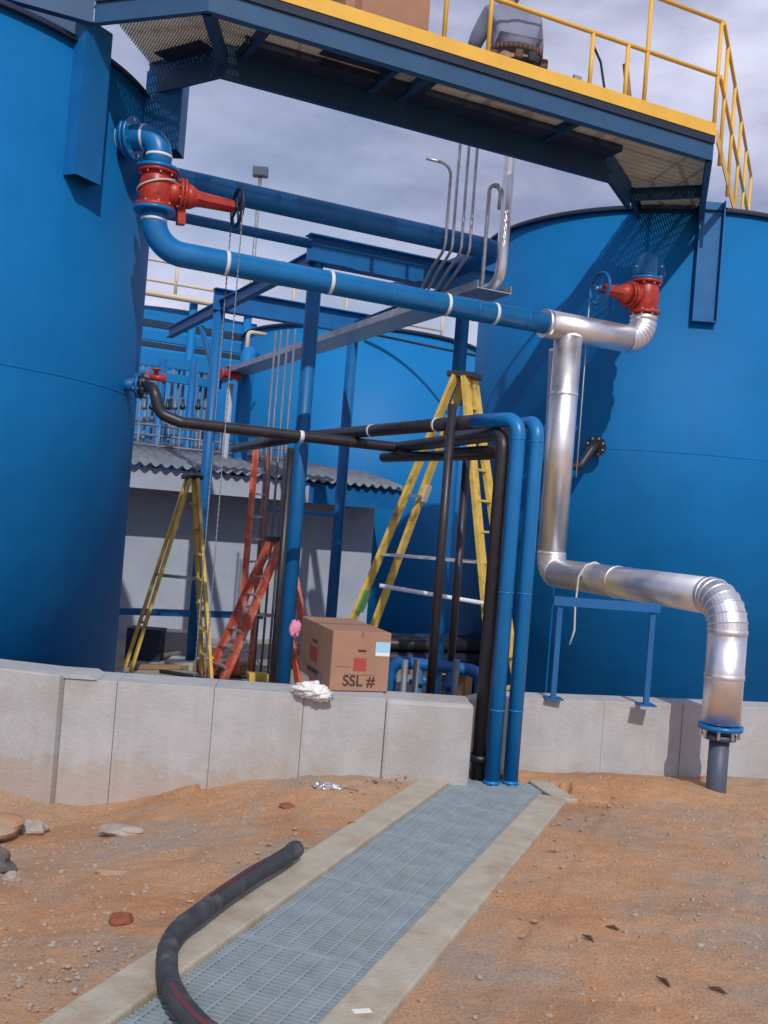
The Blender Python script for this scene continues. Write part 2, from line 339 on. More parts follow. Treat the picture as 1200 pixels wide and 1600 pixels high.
# loose stones
m=MB(); mr=MB()
for i in range(9000):
    x=random.uniform(-3.2,4.2); y=random.uniform(2.9,8.0)
    if in_trench(x,y,.01): continue
    dens=noise.noise(V((x*.8,y*.8,4)))*1.3+(.3 if x<-1 else -.05)+(.25 if x>1.3 and y<6.3 else 0)
    if x>-.3 and V((x,y,0)).xy.length<7.6 and in_trench(x,y,.5) and x>tp(2,0).x-3: continue
    if dens<random.uniform(-.1,.75): continue
    sz=random.choice([.004,.005,.006,.007,.009,.013])*random.uniform(.7,1.25)
    m.blob((x,y,soil_z(x,y)+sz*.2),sz*random.uniform(.8,1.3),sz*random.uniform(.8,1.3),sz*.7,i,.5,1.2,4,6,True)
tag(m.build('gravel','rock'),'loose pale gravel scattered over the orange soil','gravel',kind='stuff')
m=MB()
for i in range(1500):
    x=random.uniform(-3.2,4.2); y=random.uniform(2.9,8.0)
    if in_trench(x,y,.01): continue
    sz=random.uniform(.005,.015)
    m.blob((x,y,soil_z(x,y)+sz*.1),sz*random.uniform(.8,1.5),sz*random.uniform(.8,1.5),sz*.6,i+50,.5,1.2,4,6,True)
M['soilclod']=mat('soil_clods',(.44,.25,.145),.95,var=.2,vscale=2,col2=(.40,.30,.21),cscale=1.5)
tag(m.build('soil_crumbs','soilclod'),'small crumbs of orange soil strewn over the ground','soil',kind='stuff')
# ------------------------------------------------------------------ trench
TLEN=9.5
tr=thing('trench_kerb',tp(2,0),'concrete kerb framing the long floor grating in the soil','kerb')
m=MB()
for sg in(-1,1):
    a=tp(-.05 if sg<0 else .12,sg*(HWD+KW/2)); b=tp(TLEN,sg*(HWD+KW/2)); m.beam(a-Z*.16,b-Z*.16,KW,.36)
m.build('kerb_edge','kerb',tr,bevel=.012)
m=MB(); m.beam(tp(.12,HWD+KW)-Z*.162,tp(-.32,HWD*.72)-Z*.162,.17,.355); m.build('kerb_corner','kerb',tr,bevel=.012)
m=MB(); m.beam(tp(-.05,-HWD-KW/2+.02)+Z*-.10,tp(-.16,-HWD-KW/2-.01)+Z*-.10,.22,.27); m.build('kerb_end','conc',tr,bevel=.015)
m=MB(); m.beam(tp(-.35,0)-Z*.62,tp(TLEN,0)-Z*.62,HWD*2,.06); m.build('channel_floor','dark',tr)
PL=.92; k=0; s=-.22
while s<7.2:
    gp=thing('floor_grating',tp(s+PL/2,0,.0),'x','floor grating','steel grating panels over the trench')
    m=MB(); z=-.006; tp_=.031
    nb=int(PL/tp_)
    for i in range(nb):
        c=s+.012+i*tp_; m.obox(tp(c,0,z-.0155),tn*(HWD-.006),td*.0030,Z*.0155)
    m.build('bearing_bars','grate',gp)
    m=MB()
    for j in range(7):
        kk=-HWD+.05+j*(2*HWD-.1)/6; m.obox(tp(s+PL/2-.008,kk,z+.0006),td*(PL/2-.012),tn*.0045,Z*.0025)
    m.build('cross_rods','grate',gp)
    for c in(s+.003,s+PL-.015): MB().obox(tp(c,0,z-.016),tn*(HWD-.004),td*.004,Z*.0175).build('end_bar','grate',gp)
    words=['farthest grating panel, where the blue pipes go down','second grating panel from the wall end of the trench','third grating panel from the wall end of the trench','fourth grating panel from the wall, midway along the trench','fifth grating panel from the wall, right of the hose end','sixth grating panel from the wall, beside the bend of the hose','seventh grating panel from the wall, under the black hose','nearest grating panel, at the bottom of the photo']
    gp['label']=words[min(k,7)]; k+=1; s+=PL
# ------------------------------------------------------------------ containment walls
def wall_line(pts,th,zb,zt): pass
wl=thing('containment_wall',W(400,1100,7.8).to_2d().to_3d(),'pale concrete containment wall left of the vertical blue pipes','wall')
def wz(px,Y):   # plan position of a bearing on the wall
    p=W(px,1075+(px-150)*.05,Y); return V((p.x,p.y,0))
A0,A1=wz(100,7.50),wz(742,7.73)
wd=(A1-A0).normalized(); wn=V((-wd.y,wd.x,0))
cuts=[A0]+[A0+wd*((wz(px,7.6)-A0).dot(wd)) for px in(185,335,475,605)]+[A1]
for i in range(5):
    a,b=cuts[i],cuts[i+1]; off=[.0,.006,-.004,.005,0][i]
    m=MB(); th=.42; c=(a+b)/2+wn*(th/2+off); ln=(b-a).length
    m.obox(V((c.x,c.y,(WT-.55)/2)),wd*(ln/2-.0012),wn*th/2,Z*(WT+.55)/2); m.build('wall_panel','wallconc',wl,bevel=.03 if i==4 else .004)
m=MB()
for p in cuts[1:-1]: m.obox(V((p.x,p.y,(WT-.56)/2))+wn*(.24),wd*.012,wn*.2,Z*(WT+.54)/2)
m.build('joint_filler','wallconc',wl)
w2=thing('containment_wall',W(20,1200,7.5).to_2d().to_3d(),'slightly taller end of concrete wall under the left blue tank','wall')
B0=wz(-420,8.1); m=MB(); bd=(A0-B0).normalized(); bn=V((-bd.y,bd.x,0)); c=(A0+B0)/2+bn*.13-wn*.0
m.obox(V((c.x,c.y,(WT+.03-.6)/2)),bd*((A0-B0).length/2-.004),bn*.2,Z*(WT+.63)/2); m.build('wall_panel','wallconc',w2,bevel=.012)
m=MB(); e=wz(150,7.5); p0=A0+wn*.16-wd*.06; p1=A0+wn*.16+wd*(e-A0).dot(wd)*.75; p2=A0+wn*.16+wd*(e-A0).dot(wd)
q=[(p0,WT+.003),(p0,WT+.034),(p1,WT+.034),(p2,WT+.003)]
vs=[V((p.x,p.y,z))-wn*.175 for p,z in q]+[V((p.x,p.y,z))+wn*.17 for p,z in q]
m.add(vs,[(0,1,2,3)[::-1],(4,5,6,7),(0,1,5,4),(1,2,6,5),(2,3,7,6),(3,0,4,7)]); m.build('sloped_end','wallconc',w2)
w3=thing('containment_wall',W(1000,1200,8.4).to_2d().to_3d(),'pale concrete containment wall right of the vertical blue pipes','wall')
C0,C1=wz(778,8.2),wz(1330,8.95); cd=(C1-C0).normalized(); cn=V((-cd.y,cd.x,0))
cc_=[C0]+[C0+cd*((wz(px,8.4)-C0).dot(cd)) for px in(945,1085)]+[C1]
for i in range(3):
    a,b=cc_[i],cc_[i+1]; off=[0,.006,0][i]; m=MB(); c=(a+b)/2+cn*(.15+off); m.obox(V((c.x,c.y,(WT-.5)/2)),cd*((b-a).length/2-.0015),cn*.15,Z*(WT+.5)/2); m.build('wall_panel','wallconc',w3,bevel=.005)
m=MB()
a=A1+wn*.43; c=(a+C0+cn*.3)/2; dd=(C0+cn*.3-a); m.beam(V((a.x,a.y,.05)),V((C0.x,C0.y,.05))+cn*.3,.12,1.05); m.build('return_panel','wallconc',w3)
# ------------------------------------------------------------------ tanks
TKZ=5.75; TR=2.5; TA=V((-5.02,9.79,0)); TB=V((3.65,14.75,0)); TC=V((-.72,22.6,0))
def tank_hit(x,y,c=TA,r=TR):
    d=CF+CR*((x-600)/FPX)-CU*((y-800)/FPX); d=d/d.y; a=d.x**2+1; b=-2*(d.x*c.x+c.y); q=c.x**2+c.y**2-r*r
    t=(-b-math.sqrt(max(0,b*b-4*a*q)))/(2*a); return EYE+d*t
def tank(c,r,label,m_='tank',zt=TKZ,seams=(2.94,),base=-.3,name='storage_tank'):
    t=thing(name,(c.x,c.y,base),label,'tank')
    m=MB(); m.lathe((c.x,c.y,0),Z,[(base,r),(zt,r)],160); m.build('shell',m_,t)
    m=MB(); m.lathe((c.x,c.y,0),Z,[(zt+.002,r-.02),(zt+.25,r*.5),(zt+.36,.15)],96); m.build('roof',m_,t)
    m=MB(); m.ring((c.x,c.y,zt-.035),Z,r+.001,r+.05,.012,160); m.ring((c.x,c.y,zt-.005),Z,r+.001,r+.012,.05,160); m.build('rim_angle','dark',t)
    for z in seams:
        m=MB(); m.ring((c.x,c.y,z),Z,r-.01,r+.002,.014,160); m.build('weld_seam',m_,t)
    m=MB(); m.ring((c.x,c.y,base+.02),Z,r-.01,r+.06,.03,120); m.build('base_ring',m_,t)
    return t
t1=tank(TA,TR,'large blue storage tank filling the left edge of the photo')
t2=tank(TB,TR,'large blue storage tank on the right behind the aluminium clad pipe',zt=6.0,seams=(3.04,))
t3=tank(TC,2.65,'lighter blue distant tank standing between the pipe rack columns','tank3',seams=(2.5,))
for (t,c,zz) in((t1,TA,[(.35,0),(1.6,1)]),(t2,TB,[(-2.2,0),(-1.15,1)])):
    m=MB()
    for a,k in zz:
        q=V((math.cos(a),math.sin(a),0)); z0,z1=((-.25,2.93),(3.06,5.68))[k]
        m.beam(c+q*(TR+.0)+Z*z0,c+q*(TR+.0)+Z*z1,.02,.008,q)
    m.build('upright_seam','tank',t)
# support brackets on the tanks
def bracket(parent,c,px0,py0,px1,py1,wd_,dp,name='walkway_bracket',web_front=False,m_='steelblue'):
    p=tank_hit(px0,py0,c); q=V((p.x-c.x,p.y-c.y,0)).normalized(); s_=V((-q.y,q.x,0))
    b=tank_hit(px1,py1,c); zt,zb=p.z,b.z; ctr=V((c.x,c.y,0))+q*TR
    m=MB(); h=(zt-zb)
    # web plate and two flanges, bottom plate, standing off the shell
    if web_front: m.obox(ctr+q*(dp)+Z*(zt+zb)/2,q*.006,s_*wd_/2,Z*h/2)
    else: m.obox(ctr+q*.012+Z*(zt+zb)/2,q*.006,s_*wd_/2,Z*h/2)
    for k in(-1,1): m.obox(ctr+q*(dp/2)+s_*k*(wd_/2+.008)+Z*(zt+zb)/2,q*dp/2,s_*.007,Z*h/2)
    if not web_front: m.obox(ctr+q*(dp/2)+Z*(zb-.008),q*dp/2,s_*(wd_/2+.015),Z*.007)
    return m.build(name,m_,parent),ctr,q,s_
bracket(t1,TA,139,45,118,282,.27,.13,web_front=True)
bracket(t2,TB,1112,316,1092,502,.27,.085)
m_,ctr,q,s_=bracket(t1,TA,236,120,228,240,.22,.34,web_front=True,m_='steelblue')
# ------------------------------------------------------------------ elevated walkway
ZB=EYE.z+3.94; ZD=ZB+.235
def wk(px,py): return WZ(px,py,ZB)
nl0=wk(147,36); nl1=wk(325,17); nr1=along(nl1,U,1112)
fl1=WZ(347,120,ZB-.08); fr1=along(fl1,U,955); fl1.z=ZB; fr1.z=ZB
E1=WZ(985,305,ZB+.07); E2=WZ(1097,300,ZB+.07); F1=WZ(1000,326,ZB+.2); F2=WZ(1100,322,ZB+.2); fr0=pz(F1,ZB) if 0 else V((F1.x,F1.y,ZB)); nr0=V((F2.x,F2.y,ZB))
fl0=V(tank_hit(232,128,TA)); fl0.z=ZB
wkw=thing('elevated_walkway',(nl1+nr1)/2,'blue steel walkway bridging the tops of the two tanks with yellow railing','walkway')
def edge(a,b,side,m_='fascia',nm='edge_beam',h=.2): MB().chan(V((a.x,a.y,ZB+h/2)),V((b.x,b.y,ZB+h/2)),h,.07,side).build(nm,m_,wkw)
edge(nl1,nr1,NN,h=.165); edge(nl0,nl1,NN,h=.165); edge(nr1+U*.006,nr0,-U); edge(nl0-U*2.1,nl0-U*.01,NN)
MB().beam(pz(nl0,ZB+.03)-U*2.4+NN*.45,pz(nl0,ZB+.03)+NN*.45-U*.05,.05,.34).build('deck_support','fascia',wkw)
for a_,b_ in((nl1,nr1),(nl0,nl1)): MB().beam(V((a_.x,a_.y,ZB+.207))-NN*.012,V((b_.x,b_.y,ZB+.207))-NN*.012,.03,.08).build('deck_edge_shade','dark',wkw)  # deck edge strip, dark colour stands in for the shadow line below the kick plate
for a_,b_ in((fl1,fr1),(fl0,fl1),(fr1,E1)): MB().chan(V((a_.x,a_.y,ZB+.075)),V((b_.x,b_.y,ZB+.075)),.31,.05,NN).build('inner_beam','shadeblue',wkw)
# cross members, underside shade carried in their colour
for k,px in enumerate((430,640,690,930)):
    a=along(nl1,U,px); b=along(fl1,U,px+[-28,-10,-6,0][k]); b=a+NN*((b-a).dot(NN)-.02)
    MB().chan(V((a.x,a.y,ZB+.165))+NN*.02,V((b.x,b.y,ZB+.165)),.09,.05,U).build('cross_beam','shadeblue',wkw)
MB().chan(E1,E2,.14,.06,-NN).build('end_beam','shadeblue',wkw)
MB().chan(V((F1.x,F1.y,ZB+.1)),V((F2.x,F2.y,ZB+.1)),.16,.06,-NN).build('end_beam','shadeblue',wkw)
MB().chan(V((E1.x,E1.y,ZB+.1))+NN*.01,V((F1.x,F1.y,ZB+.1)),.16,.06,U).build('end_beam','shadeblue',wkw)
MB().beam(V((nl1.x,nl1.y,ZB+.06))+NN*.05,V((fl1.x,fl1.y,ZB+.06)),.08,.12).build('cross_beam','shadeblue',wkw)
for a_,b_ in((fl1,fr1),):  # added solid sheet with sides, darkens the underside and fills its shadow on the tank
    d_=(b_-a_).normalized(); n_=V((d_.y,-d_.x,0))
    MB().obox(pz((a_+b_)/2,ZB+.15)+n_*.16,d_*((b_-a_).length/2-.10),n_*.115,Z*.006).build('underdeck_shade','dark',wkw)
    for k in(-1,1): MB().obox(pz((a_+b_)/2,ZB+.18)+n_*(.16+k*.12),d_*((b_-a_).length/2-.10),n_*.004,Z*.036).build('underdeck_shade_side','dark',wkw)
a=along(nl1,U,537); b=along(nl1,U,650); MB().beam(pz(a,ZD-.03)+NN*.32,pz(b,ZD-.03)+NN*.32,.56,.008).build('solid_deck_plate','dark',wkw)
a=along(nl1,U,695); MB().beam(pz(a,ZB+.17)+NN*.32,pz(a,ZB+.17)+U*.12+NN*.32,.56,.05).build('junction_box','dark',wkw)
d_=(fl0-fl1).normalized(); n_=V((-d_.y,d_.x,0)); n_=n_ if n_.y<0 else -n_
MB().obox(pz(fl1+d_*(fl0-fl1).length*.36+n_*.15,ZB+.15),d_*(fl0-fl1).length*.30,n_*.10,Z*.006).build('underdeck_shade','dark',wkw)  # same added sheet under the left end, only to darken the open grating
poly=[nl0,nl1,nr1,nr0,fr0,fr1,fl1,fl0]
def clip_line(poly,p,d):
    ts=[]; n=len(poly)
    for i in range(n):
        a,b=poly[i],poly[(i+1)%n]; e=b-a; den=d.x*e.y-d.y*e.x
        if abs(den)<1e-9: continue
        w_=a-p; t=(w_.x*e.y-w_.y*e.x)/den; s2=(w_.x*d.y-w_.y*d.x)/den
        if 0<=s2<1: ts.append(t)
    ts.sort(); return [(ts[i],ts[i+1]) for i in range(0,len(ts)-1,2)]
m=MB(); s=-2.2; o0=V((nl1.x,nl1.y,0)); 
while s<9:
    p=o0+U*s
    for a,b in clip_line(poly,p,NN):
        if b-a>.05: m.obox(p+NN*(a+b)/2+Z*(ZD-.012),NN*((b-a)/2-.01),U*.0058,Z*.013)
    s+=.024
m.build('deck_grating','deck',wkw)
m=MB(); s=-.3
while s<3.2:
    p=o0+NN*s
    for a,b in clip_line(poly,p,U):
        if b-a>.05: m.obox(p+U*(a+b)/2+Z*(ZD+.003),U*((b-a)/2-.01),NN*.006,Z*.004)
    s+=.1
m.build('grating_rods','deck',wkw)
# railing: kick plate, rails and posts
rail=thing('guard_railing',V((nr1.x,nr1.y,ZD)),'yellow steel guard railing along the front edge of the walkway','railing')
KZ=ZD+.015
MB().beam(V((nl1.x,nl1.y,KZ+.055))-NN*.03,V((nr1.x,nr1.y,KZ+.055))-NN*.03,.012,.125).build('kick_plate','yellow',rail)
MB().beam(V((nl0.x,nl0.y,KZ+.055))-NN*.03,V((nl1.x,nl1.y,KZ+.055))-NN*.032,.012,.125).build('kick_plate','yellow',rail)
off=-NN*.005
for h in(.63,1.18):
    MB().tube([pz(nl0,ZD+h)+off,pz(nl1,ZD+h)+off],.021,12).build('rail','yellow',rail)
    MB().tube([pz(nl1,ZD+h)+off,pz(nr1,ZD+h)+off],.021,12).build('rail','yellow',rail)
for px,h in((480,1.18),(688,1.18),(757,1.18),(916,.63),(971,.63),(1001,1.18),(1111,1.18),(330,1.18)):
    base=along(nl1,U,px-0); b=base
    MB().tube([pz(b,ZD-.02)+off,pz(b,ZD+h)+off],.021,12).build('post','yellow',rail)
r2=thing('guard_railing',V((nr1.x+.1,nr1.y+.3,ZD)),'yellow railing running back over the right tank from the walkway corner','railing')
rd=V((.392,.92,0)).normalized(); st=pz(nr1,0)+U*.03
for h in(.63,1.18): MB().tube([st+Z*(ZD+h),st+rd*4.6+Z*(ZD+h)],.021,12).build('rail','yellow',r2)
for k in range(5):
    b=st+rd*(.5+k*1.0); MB().tube([b+Z*(TKZ-.1 if k>1 else ZD-.1),b+Z*(ZD+1.18)],.021,12).build('post','yellow',r2)
rd2=V((.44,.90,0)).normalized()
MB().beam(st+rd*.1+Z*(ZD+.06),st+rd*4.6+Z*(ZD+.06),.012,.13).build('kick_plate','yellow',r2)
# cardboard on the deck, tools, cord
p=along(nl1,U,606)+NN*.28; p.z=ZD
t=thing('cardboard_box',p,'brown cardboard box standing on the walkway behind the yellow railing','box')
MB().obox(p+Z*.26,U*.40,NN*.2,Z*.255).build('carton','card',t,bevel=.006)
MB().obox(p+Z*.26-NN*.2025-U*.28,U*.03,NN*.002,Z*.25).build('packing_tape','cardd',t)
p=along(nl1,U,945)+NN*.12; p.z=ZD
m=MB(); m.tube(fillet([pz(p,ZD+.58)-U*.12,pz(p,ZD+.45)-U*.02,pz(p,ZD+.2)+U*.05,pz(p,ZD+.02)+U*.10],.1),.012,8)
tag(m.build('power_cord','blackplain',loc=p),'dark cord hanging over the middle rail of the yellow railing','cord')
p=along(nl1,U,985)+NN*.1; p.z=ZD
m=MB().beam(pz(p,ZD+.02)+U*.06,pz(p,ZD+.5)-U*.05,.035,.05); tag(m.build('wooden_stake','wood',loc=p,bevel=.004),'brown wooden stake leaning behind the last short railing post','stake')
p=along(nl1,U,895)+NN*.14; p.z=ZD
t=thing('pipe_wrench',p,'small dark wrench standing on the walkway beside the kneeling worker','wrench')
MB().beam(p+Z*.02-U*.05,p+Z*.22+U*.1,.02,.03).build('handle','blackplain',t)
MB().obox(p+Z*.235+U*.112,U*.045,NN*.015,Z*.02).build('jaw','galv',t)
# ------------------------------------------------------------------ main blue pipe with valve on the left tank
def at_z(px,py,Y): return W(px,py,Y)
hz=tank_hit(190,216,TA); rdv=V((hz.x-TA.x,hz.y-TA.y,0)).normalized()
pA=hz+rdv*.40                           # centre of the vertical drop
pA=W(249,240,pA.y); zc=hz.z
low=W(300,392,8.98)
xx=V((pA.x,pA.y,0)); zl=low.z
RB=.112
mp_=thing('blue_pipe',(pA.x,pA.y,zl),'thick blue pipe running from the left red valve to the aluminium clad pipe','pipe')
vt=zc-.42; vb=vt-.30                    # valve flange levels
vt=W(249,273,pA.y).z; vb=W(249,322,pA.y).z
up=[pz(hz,zc)-rdv*.05,pz(xx,zc),pz(xx,vt+.02)]
up[1]=V((xx.x,xx.y,zc)); up[0]=up[1]-rdv*.50
mu=MB().tube(fillet(up,.17,10),RB,24).build('upper_elbow','blue',mp_)
flange(mp_,up[1]-rdv*.27,rdv,.185,.035); flange(mp_,up[1]-rdv*.31,rdv,.185,.03,nb=False)
flange(mp_,pz(xx,vt+.045),Z,.185,.03,nb=False)
flange(mp_,pz(xx,vb-.045),Z,.185,.03,nb=False)
e1=pz(xx,zl); jn=along(e1,U,852)
MB().tube(fillet([pz(xx,vb-.05),e1,jn],.28,12),RB,28).build('run','blue',mp_)
for px in(353,515,697,772):
    q=along(e1,U,px); MB().lathe(q-U*.02,U,[(0,RB+.004),(.035,RB+.004)],28).build('tape_band','tape',mp_)
for (q,d) in ((up[1]-rdv*.40,rdv),(up[1]+(-rdv*.05+Z*-.0)-rdv*.1,rdv),(pz(xx,vt+.16),Z),(pz(xx,vb-.13),Z)):
    d=d.normalized(); MB().lathe(q-d*.012,d,[(0,RB+.004),(.024,RB+.004)],28).build('tape_band','tape',mp_)
for px in(440,608,742,820):
    q=along(e1,U,px); MB().lathe(q-U*.006,U,[(0,RB+.0005),(.006,RB+.004),(.012,RB+.0005)],28).build('weld_bead','blue',mp_)
def gate_valve(label,c,ax,h,r=.175,chain=True,wheel_m='dark',wr=.15,ln=.62):
    # c centre of the body, vertical flow, bonnet towards ax
    ax=V(ax).normalized(); t=thing('gate_valve',c-Z*h/2,label,'valve')
    hh=h/2
    b=MB().lathe(c-Z*hh,Z,[(0,RB+.02),(.03,RB+.015),(.07,RB+.03),(hh,RB+.045),(2*hh-.07,RB+.03),(2*hh-.03,RB+.015),(2*hh,RB+.02)],24)
    b.lathe(c+ax*.08,ax,[(0,.12),(.10,.11),(.14,.10)],20); b.build('body','red',t)
    for k in(-1,1):
        f=MB().ring(c+Z*k*(hh-.015),Z,RB*.5,r,.032).build('flange','red',t); bolts(f,c+Z*k*(hh-.015),Z,r*.84,8,.013,.035)
    f=MB().ring(c+ax*.205,ax,.02,.150,.028,20).build('bonnet_flange','red',t); bolts(f,c+ax*.205,ax,.128,8,.011,.028)
    f=MB().ring(c+ax*.24,ax,.02,.145,.028,20).build('bonnet_flange','red',t)
    MB().lathe(c+ax*.255,ax,[(0,.115),(.06,.105),(.11,.075),(.16,.068),(ln-.27,.058)],16).build('bonnet','red',t)
    s1,s2=perp(ax); y=MB()
    for k in(-1,1): y.beam(c+ax*.32+s1*k*.068,c+ax*(ln-.02)+s1*k*.058,.03,.05)
    y.build('yoke_arm','red',t)
    MB().lathe(c+ax*(ln-.28),ax,[(0,.018),(.36,.018)],10).build('stem','galv',t)
    w_=MB(); cw=c+ax*(ln+.03); n=28; w_.tube([cw+(s1*math.cos(2*math.pi*i/n)+s2*math.sin(2*math.pi*i/n))*wr for i in range(n+1)],.018,8,False); w_.lathe(cw-ax*.03,ax,[(0,.035),(.06,.035)],12)
    for i in range(4):
        q=(s1*math.cos(math.pi*i/2+.4)+s2*math.sin(math.pi*i/2+.4)); w_.beam(cw+q*.02,cw+q*wr,.02,.012)
    w_.build('chain_wheel',wheel_m,t)
    return t,cw,s1,s2
gv,cw,s1,s2=gate_valve('red gate valve between blue pipe elbows beside the left tank',pz(xx,(vt+vb)/2),U,vt-vb+.06,chain=True,wr=.17,ln=.72)
m=MB(); cv=pz(xx,(vt+vb)/2)
m.tube([cv+(U*math.cos(a)*(RB+.052)+NN*math.sin(a)*(RB+.052))+Z*(.03+.05*math.cos(a+.5)) for a in [2*math.pi*i/30 for i in range(31)]],.009,6,False)
m.build('tie_rope','rope',gv)
MB().beam(cv+U*.22-Z*.02,cv+U*.24-Z*.26,.08,.07).build('drain_boss','red',gv)
def chain(a,b,label,r=.0045,sw=.05,grp=None,lo=None):
    m=MB(); pts=[]
    a,b=V(a),V(b); n=40
    zl_=lo
    pts=[a,V((a.x,a.y,zl_+.12)),V(((a.x+b.x)/2,(a.y+b.y)/2,zl_)),V((b.x,b.y,zl_+.12)),b]
    pts=fillet(pts,.05,4)
    m.tube(pts,r,6)
    # link beads
    for p0,p1 in((a,pts[1]),):
        pass
    q=a.copy()
    while q.z>zl_+.14:
        m.obox(q,X*.006,Y_*.003,Z*.012); q.z-=.05
    q=b.copy()
    while q.z>zl_+.14:
        m.obox(q,X*.006,Y_*.003,Z*.012); q.z-=.05
    return tag(m.build('pull_chain','galvdull',loc=(a.x,a.y,zl_)),label,'chain',grp)
chain(cw+s1*.17-Z*.02,cw-s1*.17-Z*.02,'long grey pull chain looped from the left valve wheel down to the floor',lo=-.05)
# ------------------------------------------------------------------ aluminium clad pipe
RI=.150
al=thing('insulated_pipe',WZ(1118,1240,0),'shiny aluminium clad insulated pipe stepping down to the soil at right','pipe')
v2=tank_hit(1016,418,TB)
je=along(e1,U,1003); je_=V(je)
MB().tube([jn-U*.02,jn+U*.03],RI+.003,32).build('end_cap','alu',al)
zt2=W(1003,492,je.y).z
pts=fillet([jn,je,pz(je,zt2)],.22,7)
i0=len(pts)
mb=MB(); mb.tube([jn,pts[1]],RI,36); mb.build('top_run','alu',al)
def gores(pts,parent,nm='elbow'):
    mb=MB(); mb.tube(pts,RI+.001,32,False,smooth=False); o=mb.build(nm,'alu',parent)
    rb=MB()
    for i in range(1,len(pts)-1):
        d=(pts[i+1]-pts[i-1]).normalized(); rb.lathe(pts[i]-d*.006,d,[(0,RI+.004),(.004,RI+.009),(.012,RI+.004)],32)
    rb.build('crimp_band','alu',o)
gores(pts[1:-1],al); MB().tube([pts[-2],pts[-1]],RI,32).build('collar','alu',al)
base=WZ(1118,1240,0.0); 
tee=along(jn,U,889); Yt=tee.y
zrun=W(862,893,Yt).z
zrun=.5*(zrun+W(1125,936,base.y).z)
c1=pz(tee,tee.z-.1); c2=pz(tee,zrun); c3=pz(base,zrun); zf=W(1128,1130,base.y).z
path=fillet([c1,c2,c3,pz(base,zf)],[.2,.26],7)
# split into straights and elbows
iA=[i for i in range(len(path))]
MB().tube(path[0:2],RI,36,True).build('drop','alu',al)
gores(path[1:9],al)
MB().tube(path[8:10],RI,36,True).build('lower_run','alu',al)
gores(path[9:17],al)
MB().tube(path[16:18],RI,36,True).build('riser','alu',al)
for q,d in ((path[16]-Z*.0,Z),(path[9]+(path[8]-path[9])*.0,(path[9]-path[8])),(path[1]+Z*.0,Z),(path[0]-Z*.62,Z),(path[8]+(path[9]-path[8])*.45,(path[9]-path[8])),(path[16]+Z*-.35,Z)):
    d=d.normalized(); MB().lathe(q-d*.02,d,[(0,RI+.003),(.003,RI+.005),(.037,RI+.005),(.04,RI+.003)],36).build('clad_band','alu',al)
bf=pz(base,zf-.03); f=MB().ring(bf,Z,.05,.172,.035).build('flange','blue',al); bolts(f,bf-Z*.03,Z,.142,8,.013,.05)
f=MB().ring(bf-Z*.075,Z,.05,.125,.04).build('pipe_flange','pvc',al)
MB().lathe(pz(base,-.3),Z,[(0,.078),(zf+.22,.078)],28).build('ground_stub','pvc',al)
v2c=pz(je,(zt2+W(1005,447,je.y).z)/2+.03); vh=W(1005,447,je.y).z-zt2+.05
gv2,cw2,a1,a2=gate_valve('red gate valve above the aluminium elbow on the right tank',v2c,-U,max(.26,vh),wheel_m='steelblue',wr=.17,ln=.60)
nz_=pz(je,v2c.z+vh/2+.25)
n2=thing('tank_nozzle',nz_,'blue flanged nozzle elbow on the right tank above the red valve','pipe nozzle')
tb=V((TB.x,TB.y,0)); rdb=(V((je.x,je.y,0))-tb).normalized(); pin=tb+rdb*(TR-.05); pin.z=nz_.z
MB().tube(fillet([pz(je,v2c.z+vh/2),nz_,pin],.13,8),RB,24).build('elbow','blue',n2)
flange(n2,pz(je,v2c.z+vh/2+.018),Z,.175,.028,nb=False)
if (pin-nz_).length>.2: flange(n2,nz_+(pin-nz_)*.55,(pin-nz_),.19,.03)
cp=cw2+a1*.17
m=MB(); lo=W(888,745,cp.y).z; m.tube([cp,pz(cp,lo)+V((.0,0,0))],.006,6)
tag(m.build('pull_chain','rope',loc=pz(cp,lo)),'thin pale cord hanging from the right valve wheel beside the clad pipe','cord')
# goalpost stand under the clad pipe
bl=WZ(864,1092,WT+.004); br=WZ(1009,1102,WT+.004); sv=(br-bl).normalized()
br=bl+sv*(br-bl).length
M['stand']=mat('stand_blue',(.003,.11,.32),.55,var=.15)
st=thing('pipe_stand',(bl+br)/2,'blue goalpost pipe stand on the right concrete wall under the clad pipe','stand')
ztop=W(1022,957,br.y).z
for p in(bl,br):
    MB().beam(p,pz(p,ztop),.042,.042,Y_).build('leg','stand',st); MB().beam(p-sv*.07+Z*.006,p+sv*.07+Z*.006,.14,.012).build('base_plate','stand',st)
MB().beam(pz(bl,ztop+.036)-sv*.06,pz(br,ztop+.036)+sv*.05,.08,.07).build('crossbar','stand',st)
# rope over the pipe
p=path[8]+(path[9]-path[8])*.28; d=(path[9]-path[8]).normalized(); sd=d.cross(Z)
if sd.y>0: sd=-sd
pts=[p+sd*(-.05)*0-sd*.16+Z*.10,p+Z*(RI+.012),p+sd*.10+Z*.125,p+sd*(RI+.02),p+sd*(RI+.03)-Z*.3,p+sd*(RI+.02)-Z*.52,p+sd*(RI+.06)-Z*.66]
tag(MB().tube(fillet(pts,.05,4),.010,8).build('tie_rope','rope',loc=p),'white rope draped over the lower run of the clad pipe','rope')
